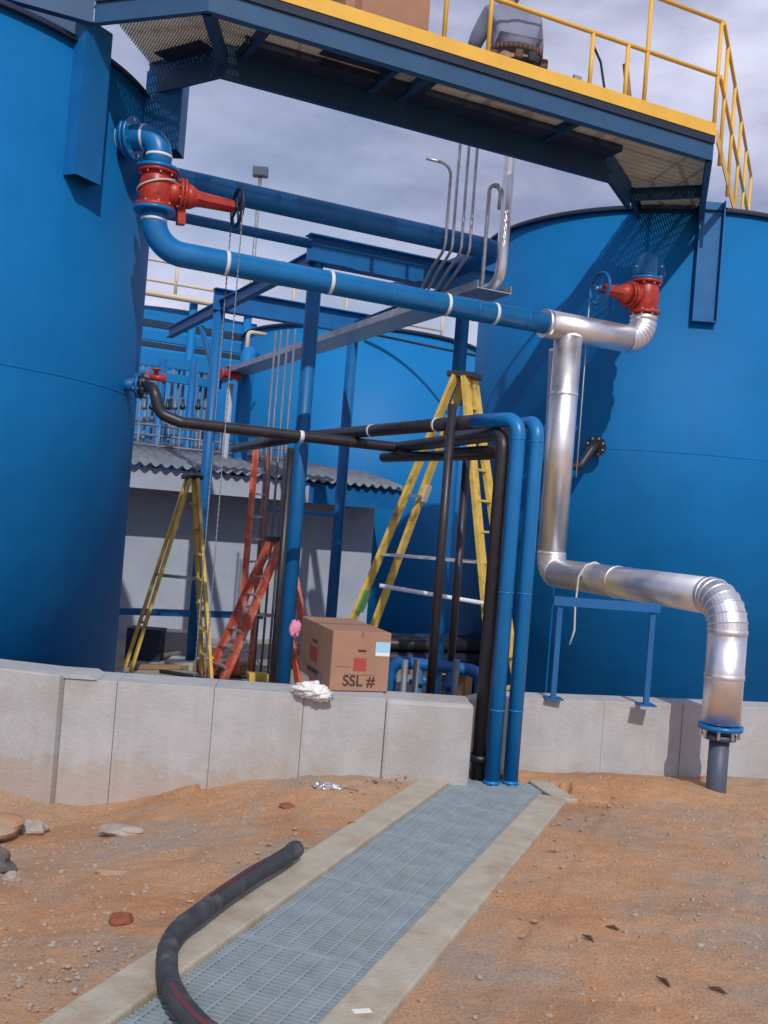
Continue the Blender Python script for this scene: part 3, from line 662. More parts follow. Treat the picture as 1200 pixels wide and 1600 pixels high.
# small wire on right tank / flanged stub
q=tank_hit(936,700,TB); d=V((q.x-TB.x,q.y-TB.y,0)).normalized(); sb=thing('flanged_stub',q,'small black flanged pipe bend on the right blue tank','pipe stub')
fc=q+d*.16; MB().lathe(q-d*.1,d,[(0,.055),(.26,.055)],20).build('nozzle','black',sb); flange(sb,fc,d,.125,.03,'black',8,True,bs=.015)
MB().tube(fillet([fc,fc+d*.14-Z*.02,fc+d*.16-U*.16-Z*.27,fc+d*.16-U*.55-Z*.29],.12,7),.05,18).build('bend','black',sb)
q=tank_hit(862,620,TB)
tag(MB().tube([W(862,545,Yt+.45),W(848,860,Yt+.45)],.028,12).build('grey_conduit','galv',loc=W(848,860,Yt+.45)),'slim grey conduit standing behind the vertical clad pipe','conduit')
# ------------------------------------------------------------------ two blue pipes into the trench
def pole_at(px,py,z=0): return WZ(px,py,z)
def blue_drop(px,py,ptx,pty,label,back):
    b=WZ(px,py,-.01); top=W(ptx,pty,b.y).z
    t=thing('blue_pipe',b,label,'pipe','vertical blue pipes into the trench')
    p=[b-Z*.3,pz(b,top),pz(b,top)+back*.5]
    pts=fillet(p,.13,8); MB().tube(pts,.058,24).build('riser','blue',t)
    return pz(b,top),t
bk=V((-.62,.78,0)).normalized()
q1,tt1=blue_drop(768,1225,809,655,'left one of the two vertical blue pipes entering the trench grating',bk)
for tt_,qq in((tt1,q1),):
    pass
q2,tt2=blue_drop(797,1225,841,660,'right one of the two vertical blue pipes entering the trench grating',V((-.3,.95,0)).normalized())
for tt_,qq in((tt1,q1),(tt2,q2)):
    for z in(.55,1.45,qq.z-.16): MB().lathe(V((qq.x,qq.y,z)),Z,[(0,.0585),(.007,.062),(.014,.0585)],24).build('weld_bead','blue',tt_)
    MB().lathe(V((qq.x,qq.y,-.01)),Z,[(0,.066),(.03,.064)],24).build('sleeve','blue',tt_)
# black pipes
bp=thing('black_pipe',WZ(744,1218,0),'thick black pipe standing close left of the blue pipes at the trench','pipe')
b3=WZ(746,1216,0); top3=W(778,688,b3.y+.05).z
far=W(626,704,10.75); nA=tank_hit(196,601,TA); rA=V((nA.x-TA.x,nA.y-TA.y,0)).normalized()
eA=W(266,658,9.25); mA=along(eA,U,622)
MB().tube(fillet([b3-Z*.3,pz(b3,eA.z),pz(mA,eA.z)+U*.0],.14,8),.056,20).build('riser','black',bp)
flange(bp,pz(b3,.16),Z,.085,.05,'black',nb=False)
bq=thing('black_pipe',eA,'black pipe with rusty elbows running from the left tank flange','pipe')
fA=nA+rA*.20; s0=fA+rA*.12
upA=W(240,606,9.25); 
MB().tube(fillet([nA-rA*.05,fA,upA+Z*.0,W(250,650,9.27)+Z*.02,eA+U*.1,mA,mA+(pz(b3,eA.z)-mA).normalized()*.1],[.05,.12,.12,.05,.06],8),.052,20).build('run','black',bq)
MB().lathe(nA-rA*.06,rA,[(0,.062),(.18,.062)],20).build('blue_nozzle','steelblue',bq)
flange(bq,nA+rA*.13,rA,.12,.03,'steelblue',8,True,bs=.016); flange(bq,nA+rA*.175,rA,.12,.03,'black',8,True,bs=.016)
for px in(470,): 
    q=along(eA,U,px); MB().lathe(q-U*.02,U,[(0,.056),(.04,.056)],18).build('tape_band','tape',bq)
bz=W(800,650,q1.y).z
bB=thing('black_pipe',pz(q1,bz),'long black pipe rising toward the left blue elbow from the rack','pipe')
jb=q1+bk*.4; fB=W(478,687,11.1); fB.z=jb.z; 
MB().tube([jb,fB],.058,20).build('run','black',bB)
q=jb+(fB-jb)*.13; dd=(fB-jb).normalized(); MB().lathe(q,dd,[(0,.064),(.05,.064)],18).build('coupling','black',bB)
q=jb+(fB-jb)*.55; MB().lathe(q,dd,[(0,.0625),(.03,.0625)],18).build('tape_band','tape',bB)
q=jb+(fB-jb)*.20
MB().lathe(q,dd,[(0,.0625),(.03,.0625)],18).build('tape_band','tape',bB)
jb2=q2+V((-.3,.95,0)).normalized()*.4
bD=thing('black_pipe',jb2,'black pipe running behind from the right blue elbow','pipe')
fD=pz(W(700,668,9.2),jb2.z-.02); MB().tube([jb2,V((jb2.x-.05,jb2.y+.35,jb2.z)),fD],.05,18).build('run','black',bD)
cR=W(783,727,8.7); cL=cR-U*0; cL=W(600,700,10.35); cL.z=cR.z=.5*(cR.z+cL.z)
tag(MB().tube([cR+V((.02,-.25,0)),cR,cL],.048,18).build('black_pipe','black',loc=cR),'lowest of the black pipes, ending behind the thick black riser','pipe')
for a,b,lb in (((706,668,9.0),(792,674,8.2),'short rusty pipe between the black strut and the blue elbows'),((700,696,9.1),(778,702,8.3),'short grey black pipe below the rusty one')):
    a=W(*a); b=W(*b); a.z=b.z; tag(MB().tube([a,b],.04,16).build('short_pipe','black' if 'black pipe' in lb else 'black',loc=a),lb,'pipe')
a=along(eA,U,470); b=W(368,698,12.4); b.z=a.z
tag(MB().tube([a,b],.055,16).build('black_pipe','black',loc=a),'black pipe branching back to the left behind column and ladder','pipe')
# black struts
for (xa,ya,xb,yb,Y,r,lb) in((711,632,668,1088,8.35,.038,'tall slim black post standing on the wall end near the box'),(731,700,702,1060,9.3,.036,'slim dark post behind the tall black post'),(455,700,425,1070,9.6,.034,'slim dark post hugging the left of the front blue column')):
    b=W(xb,yb,Y); t_=W(xa,ya,Y); c=V(((b.x+t_.x)/2,Y,0)); tag(MB().lathe(pz(c,min(b.z,t_.z) if Y<9 else -.3),Z,[(0,r),(t_.z-(b.z if Y<9 else -.3),r)],16).build('black_post','black',loc=pz(c,b.z)),lb,'post')
# ------------------------------------------------------------------ pipe rack
def colpos(px,py,Y): p=W(px,py,Y); return V((p.x,p.y,0))
rk=thing('pipe_rack',pz(colpos(468,740,11.3),-.3),'blue steel pipe rack of round columns and beams behind the wall','pipe rack')
zbt=EYE.z+3.13; zbb=zbt-.31
def column(px,py,Y,top,r=.082):
    c=colpos(px,py,Y); q=MB().lathe(pz(c,-.28),Z,[(0,r),(top+.28,r)],24).build('column','steelblue',rk)
    MB().obox(pz(c,-.27),U*.17,NN*.17,Z*.012).build('base_plate','steelblue',rk); return c
cB=column(468,735,11.3,zbb); lineB=pz(cB,0)
cDd=along(pz(lineB,zbb),U,726); cDd=V((cDd.x,cDd.y,0)); 
MB().lathe(pz(cDd,-.28),Z,[(0,.082),(zbb+.28,.082)],24).build('column','steelblue',rk)
cA=column(322,745,14.4,zbb); cC_=along(pz(cA,1.9),U,529); cC_=V((cC_.x,cC_.y,0))
MB().lathe(pz(cC_,-.28),Z,[(0,.082),(zbb+.28,.082)],24).build('column','steelblue',rk)
MB().beam(pz(cA,-.31)+Z*.0,pz(cA,-.2),.62,.62).build('grout_pad','conc',rk)
zc_=(zbt+zbb)/2
MB().ibeam(pz(cB,zc_)-U*.12,pz(cDd,zc_)+U*.45,.31,.17).build('beam','steelblue',rk)
MB().ibeam(pz(cA,zc_)-U*.10,pz(cC_,zc_)+U*.3,.31,.17).build('beam','steelblue',rk)
MB().ibeam(pz(cB,zbb+.08)+NN*.1,pz(cA,zbb+.08)+NN*2.9,.16,.10).build('beam','steelblue',rk)
MB().ibeam(pz(cDd,zbb+.08)+NN*.1,pz(cC_,zbb+.08)-NN*.1,.16,.10).build('beam','steelblue',rk)
for a,b in((pz(cA,zbb-.9),pz(cA,zbb-.1)+NN*.9),):
    MB().beam(a,b,.06,.06).build('knee_brace','steelblue',rk)
bb=W(500,716,14); MB().beam(pz(cC_,1.99),pz(cC_,1.99)-U*1.2+NN*0,.05,.05).build('tie_bar','steelblue',rk)
MB().beam(pz(cA,.45)-U*1.6,pz(cA,.45)+U*1.0,.09,.09).build('lower_rail','steelblue',rk)
# upper blue pipes
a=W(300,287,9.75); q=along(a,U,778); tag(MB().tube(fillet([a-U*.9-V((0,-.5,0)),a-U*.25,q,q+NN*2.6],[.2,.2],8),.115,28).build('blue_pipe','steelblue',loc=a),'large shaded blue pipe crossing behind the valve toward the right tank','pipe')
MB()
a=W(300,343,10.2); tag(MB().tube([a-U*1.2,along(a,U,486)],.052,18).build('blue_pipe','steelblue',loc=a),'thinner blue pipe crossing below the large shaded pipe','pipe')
# ------------------------------------------------------------------ cable tray and conduits
tyS=W(768,446,10.9); zt=tyS.z
def trp(s,k,dz=0): return pz(tyS,zt+dz)+NN*s+U*k
tr_=thing('cable_tray',tyS,'grey channel tray carrying conduits back over the pipe rack','cable tray')
MB().obox(trp(5.2,-.02,-.075),NN*5.3,U*.20,Z*.006).build('tray_floor','galv',tr_)
for k in(-1,1): MB().obox(trp(5.2,-.02+k*.205,-.04),NN*5.3,U*.005,Z*.045).build('side_rail','galv',tr_)
names=['first','second','third','fourth']
tops=[(712,240,.14),(738,232,0),(749,232,0),(757,255,0)]
wkz=ZB+.14
for i in range(4):
    k=-.30+i*.088-.30
    px=[697,708,722,735][i]
    vtop=W(px,415,10.75); b=along(pz(tyS,zt+.02)-U*3,U,px) ; kx=(b-tyS).dot(U)
    P0=trp(.0,kx,.0)
    pts=[trp(9.0,-.13+i*.075,-.04),trp(1.6,-.13+i*.075,-.04),trp(.35,kx,.14),]
    pts+= [pz(pts[-1]-NN*.28,zt+.30),pz(pts[-1]-NN*.28,wkz-[.25,0,0,0][i])]
    if i==0: pts.append(pz(pts[-1],wkz-.25)-U*.3)
    t=MB().tube(fillet(pts,[.4,.25,.16]+([.12] if i==0 else []),6),.0165,10).build('conduit','galv',loc=pts[-1])
    tag(t,['leftmost thin conduit, bent over at the top below the walkway','second thin conduit from the left rising to the walkway','third thin conduit from the left rising to the walkway','fourth thin conduit from the left rising to the walkway'][i],'conduit','thin conduits rising to the walkway')
bigx=(along(pz(tyS,zt)-U*.3,U,781)-tyS).dot(U)
pts=[trp(10,.10,.02),trp(.0,bigx,.02),trp(.0,bigx,wkz-zt+.1)]
t=MB().tube(fillet(pts,.20,8),.062,24).build('vertical_conduit','alu',loc=pts[1]); tag(t,'thick shiny conduit dropping from the walkway right of the thin conduits','conduit')
p5=(along(pz(tyS,zt)-U*.5,U,757)-tyS).dot(U)
pts=[trp(.9,p5,.0),trp(.05,p5,.0),trp(.05,p5,wkz-zt-.36),trp(.05,p5+.14,wkz-zt-.36),trp(.05,p5+.14,wkz-zt-.6)]
tag(MB().tube(fillet(pts,[.06,.07,.07],8),.022,12).build('arched_conduit','galv',loc=pts[1]),'pale conduit arched over at the top beside the thick shiny one','conduit')
# dropped conduits at mid rack
for i,px in enumerate((459,448,437,429)):
    a=W(px,545,14.0+.1*i); tz=trp((14-tyS.y)/NN.y,0).z; b=W(px,668,14.0).z
    tag(MB().tube([pz(a,tz-.05),pz(a,-.3)],.017,8).build('conduit','galvdull',loc=pz(a,-.3)),['thin vertical conduit nearest the front column, below the tray','second conduit left of the front column, below the tray','third conduit left of the front column, below the tray','farthest left of four thin conduits dropping from the tray'][i],'conduit','thin conduits dropping from the tray')
# junction box on the underside by the walkway
# ------------------------------------------------------------------ ladders
def stepladder(name,label,top,f1,f2,wv,m_,nst,rw=.055,wtop=.45,cap='blackplain'):
    """top centre, feet centres (step side f1, rear f2), width vector half"""
    top,f1,f2,wv=V(top),V(f1),V(f2),V(wv); t=thing(name,(f1+f2)/2,label,'ladder')
    d1=(f1-f2); d1.z=0; d1.normalize()
    for k in(-1,1):
        MB().beam(top+d1*.05+wv*k*wtop,f1+wv*k,rw*.45,rw*1.5,wv).build('front_rail',m_,t)
        MB().beam(top-d1*.05+wv*k*(wtop),f2+wv*k*.9,rw*.4,rw*1.2,wv).build('rear_rail',m_,t)
        MB().obox(f1+wv*k+Z*.03,d1*.05,wv.normalized()*.025,Z*.035).build('foot','blackplain',t)
        a=top+(f1-top)*.5+wv*k*.73; b=top+(f2-top)*.5+wv*k*.7
        MB().beam(a,b,.014,.022).build('spreader','galv',t)
    for i in range(1,nst):
        q=i/nst; a=top+(f1-top)*q; ww=wv*(wtop+(1-wtop)*q)
        MB().beam(a-ww+d1*.02,a+ww+d1*.02,.085,.022).build('step',m_ if m_!='orange' else 'galv',t)
    for i in (2,4,6):
        if i<nst:
            q=i/nst; a=top+(f2-top)*q; ww=wv*(wtop+(.9-wtop)*q); MB().beam(a-ww,a+ww,.02,.03).build('rear_brace','galv',t)
    MB().obox(top+Z*.02,d1*.13,wv*(wtop+.1),Z*.03).build('cap',cap,t,bevel=.008)
    return t
FZ=-.3
def onfloor(px,py): return WZ(px,py,FZ)
# left yellow ladder
f1=onfloor(197,1047); Yl=f1.y; tp1=W(300,748,Yl-.2); g=pz(tp1,FZ)
f1=V((f1.x+.02,f1.y,FZ)); f2=g+(g-f1)*.62; f2.z=FZ
stepladder('stepladder','old yellow stepladder with black cap standing beside the left tank',tp1,f2,f1,V((.10,-.24,0)),'yel',8,.085)
# right tall yellow ladder
tp2=W(726,590,10.6); g=pz(tp2,FZ); f1=W(505,1120,10.9); f1.z=FZ; f2=g+V((.78,-.1,0)); f2.z=FZ
tl_=stepladder('stepladder','tall yellow stepladder standing in front of the right blue column',tp2,f2,f1,V((.17,.27,0)),'yel',12,.09,.30)
q_=lambda t:tp2+(f1-tp2)*t-V((.17,.27,0))*(.3+.6*t)
MB().beam(q_(.60),q_(.66),.05,.115,V((.17,.27,0))).build('green_tape','green',tl_)
q_=lambda t:tp2+(f1-tp2)*t+V((.17,.27,0))*(.3+.6*t)
MB().beam(q_(.30),q_(.345),.045,.095,V((.17,.27,0))).build('warning_sticker','cream',tl_)
# red stepladder
tp3=W(437,845,12.9); f1=onfloor(334,1066); f2=pz(tp3,FZ)+(pz(tp3,FZ)-f1)*.72; f2.z=FZ
stepladder('stepladder','red stepladder leaning open behind the front blue column',tp3,f1,f2,V((.13,-.22,0)),'orange',8,.11,.62,'blackplain')
# tall red ladder section
t=thing('straight_ladder',onfloor(383,1063),'tall narrow red ladder set steeply behind the red stepladder','ladder')
a=onfloor(372,1062)+V((0,.5,0)); b=W(411,703,a.y+.1)
wv=V((.07,.2,0))
for k in(-1,1): MB().beam(a+wv*k,b+wv*k,.04,.12,wv).build('rail','orange',t)
for i in range(1,10): q=a+(b-a)*i/10; MB().beam(q-wv,q+wv,.03,.03).build('rung','galv',t)
# white pole across the tall ladder
a=W(593,915,10.2); b=W(764,944,10.2); tag(MB().tube([a,b],.022,12).build('white_pole','tape',loc=a),'thin white pole lying across the foot of the tall yellow ladder','pole')
# ------------------------------------------------------------------ box and things on the wall
bx=WZ(560,1086,WT)+wn*.13; bl_=WZ(517,1080,WT+.0); brr=WZ(604,1083,WT)
ctr=(bl_+brr)/2; ctr.z=WT+.004; hwb=(brr-bl_).length/2
fd=(brr-bl_).normalized(); 
ba=rad(-13); fx=V((fd.x*math.cos(ba)-fd.y*math.sin(ba),fd.x*math.sin(ba)+fd.y*math.cos(ba),0)); 
fx=V((.985,-.17,0)).normalized()  # front face turned slightly so its left side shows
fx=V((math.cos(rad(28)),math.sin(rad(28)),0))
fy=V((-fx.y,fx.x,0))
hb=.47; cw_=.50; cdp=.40
# corner nearest the camera at px 512
cor=WZ(514,1079,WT+.006)
fy2=V((-.70,.72,0)).normalized(); fx2=V((.95,.31,0)).normalized()
cx_=cor+fx2*(along(cor,fx2,605)-cor).length*1.0
wlen=(cx_-cor).length; dl=(along(cor,fy2,466)-cor).length
fy2=V((-fx2.y,fx2.x,0)); dl=(along(cor,fy2,466)-cor).length
bt=thing('cardboard_box',cor+fx2*wlen/2+fy2*dl/2,'brown cardboard box marked SSL # standing on top of the left concrete wall','box')
hb=W(514,986,cor.y).z-WT
c=cor+fx2*wlen/2+fy2*dl/2+Z*hb/2
MB().obox(c,fx2*wlen/2,fy2*dl/2,Z*hb/2).build('carton','card',bt,bevel=.006)
MB().obox(c+Z*(hb/2+.001),fx2*wlen/2,fy2*.03,Z*.0015).build('packing_tape','cardd',bt)
def onface(u,v,ax,nrm,org): return org+ax*u+Z*v+nrm*.0035
def patch(org,ax,nrm,u0,u1,v0,v1,m_,nm,lab=None):
    o=MB().obox(org+ax*(u0+u1)/2+Z*(v0+v1)/2+nrm*.001,ax*(u1-u0)/2,nrm*.0012,Z*(v1-v0)/2).build(nm,m_,bt)
    return o
patch(cor,fx2,-fy2,wlen*.74,wlen*.99,hb*.60,hb*.84,'label','shipping_label'); patch(cor-fy2*.0014,fx2,-fy2,wlen*.75,wlen*.98,hb*.61,hb*.66,'white','label_strip')
patch(cor,fx2,-fy2,wlen*.44,wlen*.58,hb*.66,hb*.70,'ink','hand_slot')
patch(cor,fx2,-fy2,wlen*.38,wlen*.60,hb*.34,hb*.56,'redink','red_mark')
patch(cor,fx2,-fy2,wlen*.485,wlen*.515,hb*.90,hb*.999,'cardd','tape_end')
patch(cor,fx2,-fy2,wlen*.10,wlen*.34,hb*.40,hb*.412,'cardd','print_line'); patch(cor,fy2,-fx2,dl*.30,dl*.75,hb*.20,hb*.215,'cardd','print_line'); patch(cor,fy2,-fx2,dl*.36,dl*.70,hb*.13,hb*.19,'ink','side_print')
patch(cor,fy2,-fx2,dl*.42,dl*.60,hb*.66,hb*.70,'ink','hand_slot'); patch(cor,fy2,-fx2,dl*.40,dl*.66,hb*.34,hb*.58,'redink','red_mark')
def text(parent,body,org,ax,up,size,m_,name,ext=.0008,n=None):
    cu=D.curves.new(name,'FONT'); cu.body=body; cu.size=size; cu.align_x='CENTER'; cu.align_y='CENTER'; cu.extrude=ext; cu.offset=size*.02
    to=D.objects.new(name,cu); col.objects.link(to)
    dg=bpy.context.evaluated_depsgraph_get(); me=D.meshes.new_from_object(to.evaluated_get(dg)); D.objects.remove(to)
    o=D.objects.new(name,me); col.objects.link(o); me.materials.append(M[m_]); nn=ax.cross(up).normalized()
    mt=Matrix((ax,up,nn)).transposed().to_4x4(); o.parent=parent; o['_w']=parent['_w']
    o.matrix_local=Matrix.Translation(org-V(parent['_w']))@mt; return o
text(bt,'SSL #',cor+fx2*wlen*.49+Z*hb*.165-fy2*.002,fx2,Z,.115,'ink','lettering')
patch(cor,fx2,-fy2,wlen*.24,wlen*.74,hb*.272,hb*.284,'cardd','print_line')
# pink cloth, helmet-like white bag
p=W(461,982,cor.y+.25)
tag(MB().blob(p,.045,.04,.065,3,.32,2.6,18,24).build('pink_cloth','pink',loc=p),'crumpled pink cloth hooked on the corner of the cardboard box','cloth')
p=WZ(492,1080,WT+.03)+wn*.0
m=MB(); m.blob(p+Z*.01-V((.03,0,0)),.13,.09,.055,8,.3,3.2,22,30); m.blob(p+V((.05,-.03,-.015)),.075,.05,.05,5,.3,3.5,18,24)
t=thing('white_bag',p,'crumpled white bag on the wall edge in front of the cardboard box','bag')
m.build('bag','white',t); MB().blob(p+V((.115,-.045,-.03)),.03,.02,.02,2,.5,2,8,10).build('foil_tip','foil',t)
# clutter behind the wall, left
for i,(px,py,sx,sy,sz,mm,lb) in enumerate(((186,1052,.45,.30,.10,'tarp','crumpled blue tarp on the slab at the foot of the left tank'),)):
    p=WZ(px,py,FZ+.30); 
    p=W(px,1056,8.6); p.z=.33
    q=MB().blob((p.x,p.y,-.05),.36,.40,.44,i+2,.3,4.2,30,40); tag(q.build('tarp',mm,loc=p),lb,'tarp')
def plank(px,py,ln,wd2,ht,ang,mm,name,lb,cat,z=FZ):
    p=WZ(px,py,z); d=V((math.cos(ang),math.sin(ang),0)); tag(MB().obox(p+Z*(ht/2+.005),d*ln/2,V((-d.y,d.x,0))*wd2/2,Z*ht/2).build(name,mm,loc=p,bevel=.006),lb,cat)
plank(345,1050,.75,.25,.14,.1,'wood','timber_block','brown timber block lying right of the back column base','block')
plank(255,1046,.9,.12,.06,.5,'wood','plank','thin plank lying on the slab between the yellow ladder feet','plank')
plank(262,1028,.5,.4,.4,.2,'conc','concrete_block','grey block on the slab behind the yellow stepladder','block')
plank(226,1030,.5,.35,.45,.0,'dark','dark_crate','dark crate on the slab behind the foot of the yellow ladder','crate')
plank(402,1064,.26,.2,.10,.3,'yel','yellow_case','small dirty yellow case on the slab behind the red ladders','case')
plank(455,1040,.6,.5,.3,.1,'blackplain','dark_case','black case on the slab left of the cardboard box','case')
pts=[onfloor(250,1052),onfloor(290,1058),onfloor(330,1062),onfloor(360,1058),onfloor(420,1066)]
for p in pts: p.z=FZ+.03
tag(MB().tube(fillet(pts,.3,5),.025,10).build('floor_hose','blackplain',loc=pts[0]),'thin dark hose lying on the slab behind the left wall','hose')
for i in range(14):
    pass
# clutter behind the wall, right of the box
mf=thing('pipe_manifold',W(680,1050,9.3).to_2d().to_3d(),'low blue pipe manifold behind the wall right of the cardboard box','manifold')
a=W(613,1022,9.3); b=W(752,1060,9.1); b.z=a.z=.5*(a.z+b.z)
MB().tube(fillet([pz(a,-.3),a,b,pz(b,-.3)],.12,8),.055,20).build('header','stand',mf)
for px in(655,705):
    q=along(a,(b-a).normalized(),px); MB().tube([pz(q,-.3),q],.045,16).build('branch','stand',mf); flange(mf,pz(q,q.z-.16),Z,.08,.03,'stand',nb=False)
for px in(632,650,712):
    q=W(px,1052,9.0); MB().tube([pz(q,-.3),pz(q,q.z+.12)],.03,12).build('valve_stem','galvdull',mf)
ct=thing('pipe_stack',W(655,985,13.0).to_2d().to_3d(),'stack of dark pipes on a timber trestle behind the right yellow ladder','pipe stack')
o=W(655,1000,13.0); zt_=W(655,985,13.0).z
for i in range(4):
    for j in range(2):
        q=V((o.x,o.y+.2*i,zt_-.35+.17*j)); MB().tube([q-U*.9,q+U*1.0],.075,14).build('pipe','black' if (i+j)%2 else 'dark',ct)
MB().obox(V((o.x,o.y+.3,zt_-.5)),U*.8,NN*.4,Z*.04).build('trestle_top','wood',ct)
for k in(-1,1): MB().obox(V((o.x,o.y+.3,(zt_-.5-.3)/2))+U*.6*k,U*.05,NN*.35,Z*(zt_-.5+.3-.08)/2).build('trestle_leg','wood',ct)
# ------------------------------------------------------------------ low building
bA=W(150,722,16.0); eZ=EYE.z+.62; bE=along(pz(bA,eZ),U,626); bA=pz(bE,eZ)-U*9.5
bd_=thing('low_building',pz(bE,-.3),'low pale building with grey corrugated roof behind the pipe rack','building')
ov=.9
MB().obox((bA+bE)/2+NN*(ov+2.0)+Z*(-eZ-.3)/2+Z*0-Z*.03-U*.02,(bE-bA)/2-U*.03,NN*2.0,Z*(eZ+.3-.06)/2).build('wall','wall',bd_)
MB().beam(bA-Z*.17+NN*.02,bE-Z*.17+NN*.02,.03,.34).build('fascia','wall',bd_)
MB().beam(along(pz(bA,eZ),U,484)-Z*.172-NN*.006,bE-Z*.172-NN*.006,.02,.345).build('blue_fascia','steelblue',bd_)
MB().beam(bE-Z*.17+NN*.0+U*.01,bE-Z*.0+NN*3.2+Z*.35,.03,.34).build('gable_board','steelblue',bd_)
m=MB(); L_=9.6; n=int(L_/.02); pf=[]
for i in range(n+1):
    s=i*.02; pf.append((s,.03*math.sin(s*2*math.pi/.17)))
vs=[];fs=[]
for (s,h) in pf:
    for (k,dz) in((-.12,0),(3.3,.58)):
        vs.append(bA+U*(s)+NN*k+Z*(dz+h+.05))
for i in range(n): fs.append((2*i,2*i+2,2*i+3,2*i+1))
m.add(vs,fs,True); ro=m.build('roof','roof',bd_); sd_=ro.modifiers.new('t','SOLIDIFY'); sd_.thickness=.012
for k in range(4):
    c=along(pz(bA,0),U,240)+U*(k*1.5)+NN*(ov-.004)
    pass
for s in (-9.2,):
    MB().beam(pz(bE,-.3)+U*s+NN*.15,pz(bE,eZ-.2)+U*s+NN*.15,.08,.08,NN).build('canopy_post','steelblue',bd_)
c=pz(bE,0)-U*5.2+NN*(ov-.02); MB().obox(c+Z*.75,U*.45,NN*.02,Z*1.05).build('door','fascia',bd_)
# ------------------------------------------------------------------ distant walkway, tank and manifold behind the left
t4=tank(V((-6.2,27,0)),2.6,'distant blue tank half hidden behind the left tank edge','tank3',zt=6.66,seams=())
fw=thing('distant_walkway',W(300,500,21),'distant blue walkway with cream rails seen between left tank and rack','walkway')
def fp(px,py,Y=21): return W(px,py,Y)
a0=fp(200,455,21)
def fline(py,px=235,Y=21):
    p=W(px,py,Y); return p-U*3,p+U*8.5
for py,r,mm in((437,.03,'cream'),(405,.03,'cream'),(458,.062,'cream')):
    a,b=fline(py); MB().tube([a,along(a,U,690) if 1 else b],r,10).build('rail',mm,fw)
q0=pz(fline(458)[0],0)
zk=fline(458)[0].z; zr=fline(405)[0].z
for px in(200,275,382,458,540,620,690):
    q=along(fline(437)[0],U,px); MB().tube([pz(q,zk),pz(q,zr+.02)],.035,8).build('post','cream',fw)
for (py,h,mm) in((490,.26,'tank3'),(506,.12,'dark'),(524,.20,'tank3'),(538,.10,'dark'),(560,.36,'tank3')):
    a,b=fline(py,235,21.3); MB().beam(a,along(a,U,400 if py>480 else 700),.10,h).build('beam',mm,fw)
for px in(300,385):
    q=along(fline(500,235,21.2)[0],U,px); MB().tube([pz(q,-.3),pz(q,zk)],.09,12).build('column','tank3',fw)
# second rack of the manifold
mr_=thing('manifold_frame',W(285,640,19.5).to_2d().to_3d(),'distant blue frame holding rows of upright grey pipes','pipe frame')
def f2(px,py,Y=19.5): return W(px,py,Y)
for py,h in((562,.20),(586,.16)):
    a=W(200,py-4,19.2); MB().beam(a,along(a,U,345),.10,h).build('beam','tank3',mr_)
for px in(252,300,334):
    q=W(px,600,19.2); MB().tube([pz(q,-.3),pz(q,W(px,560,19.2).z)],.075,12).build('column','steelblue',mr_)
for i in range(14):
    px=222+i*9.2+random.uniform(-1.5,1.5)
    if abs(px-300)<6 or abs(px-252)<5: continue
    q=W(px,600,19.7+.2*(i%3)); MB().tube([pz(q,.2),pz(q,W(px,570-3*(i%2),19.7).z)],.022+.006*(i%3),8).build('riser','galvdull' ,mr_)
for i in range(10):
    px=225+i*12; q=W(px,640,19.5); MB().lathe(q,Z,[(0,.05),(.06,.06),(.10,.03),(.2,.03)],10).build('fitting','black' if i%2 else 'galvdull',mr_)
a=W(215,655,19.4); MB().beam(a,along(a,U,344),.06,.06).build('beam','galvdull',mr_)
for (px,py,lb) in ((243,590,'distant red valve on the frame beside the left tank edge'),(360,586,'distant red valve between the back column and the tank')):
    p=W(px,py,18.6); t=thing('gate_valve',p,lb,'valve')
    MB().lathe(p-U*.18,U,[(0,.10),(.04,.10),(.05,.06),(.3,.06),(.31,.10),(.35,.10)],14).build('body','red',t); MB().lathe(p,Z,[(0,.05),(.12,.04),(.14,.10),(.16,.10)],12).build('bonnet','red',t)
hr=thing('handrail',W(300,690,15.9),'grey galvanised handrail along the back of the corrugated roof','railing')
for py in(668,684,700):
    a=W(200,py-8,18.2); MB().tube([a,along(a,U,475)],.022,8).build('rail','galvdull',hr)
for i in range(9):
    px=215+i*32; q=along(W(200,692,18.2),U,px); MB().tube([pz(q,q.z-.3),pz(q,W(200,660,18.2).z)],.022,8).build('post','galvdull',hr)
q=W(380,640,19); tag(MB().tube(fillet([pz(q,-.3),pz(q,W(375,548,19).z),pz(q,W(375,548,19).z)+U*.3+NN*.6],.3,6),.14,20).build('blue_pipe','tank3',loc=pz(q,-.3)),'distant vertical blue pipe at the left edge of the far tank','pipe')
q=W(357,640,18.8); tag(MB().tube([pz(q,-.3),pz(q,W(357,600,18.8).z)],.06,12).build('grey_pipe','wall',loc=pz(q,-.3)),'pale upright pipe behind the back column','pipe')
q=W(388,520,19.5); tag(MB().tube(fillet([pz(q,q.z-.8),pz(q,q.z+.02),pz(q,q.z+.02)+U*.35],.08,4),.04,10).build('vent_pipe','cream',loc=q),'cream bent vent pipe at the top left of the far tank','pipe')
# light pole
lp=W(395,420,27); t=thing('floodlight_pole',pz(lp,-.3),'thin pole with a floodlight rising behind the blue pipes','light pole')
ltop=W(406,276,27).z; MB().tube([pz(lp,-.3),pz(lp,ltop)],.05,10).build('pole','galv',t)
MB().obox(pz(lp,ltop+.12),X*.20,Y_*.10,Z*.13).build('lamp_head','pvc',t,bevel=.02); MB().obox(pz(lp,ltop+.12)-Y_*.105,X*.16,Y_*.006,Z*.10).build('lens','pvc',t)
# far tank details: sloping pipe and top angle
q=along(W(600,530,19.6),U,600); 
tag(MB().tube([W(572,520,19.8),W(745,556,19.5)],.025,8).build('sloping_bar','dark',loc=W(600,524,19.8)),'thin dark bar sloping down across the top of the far tank','bar')
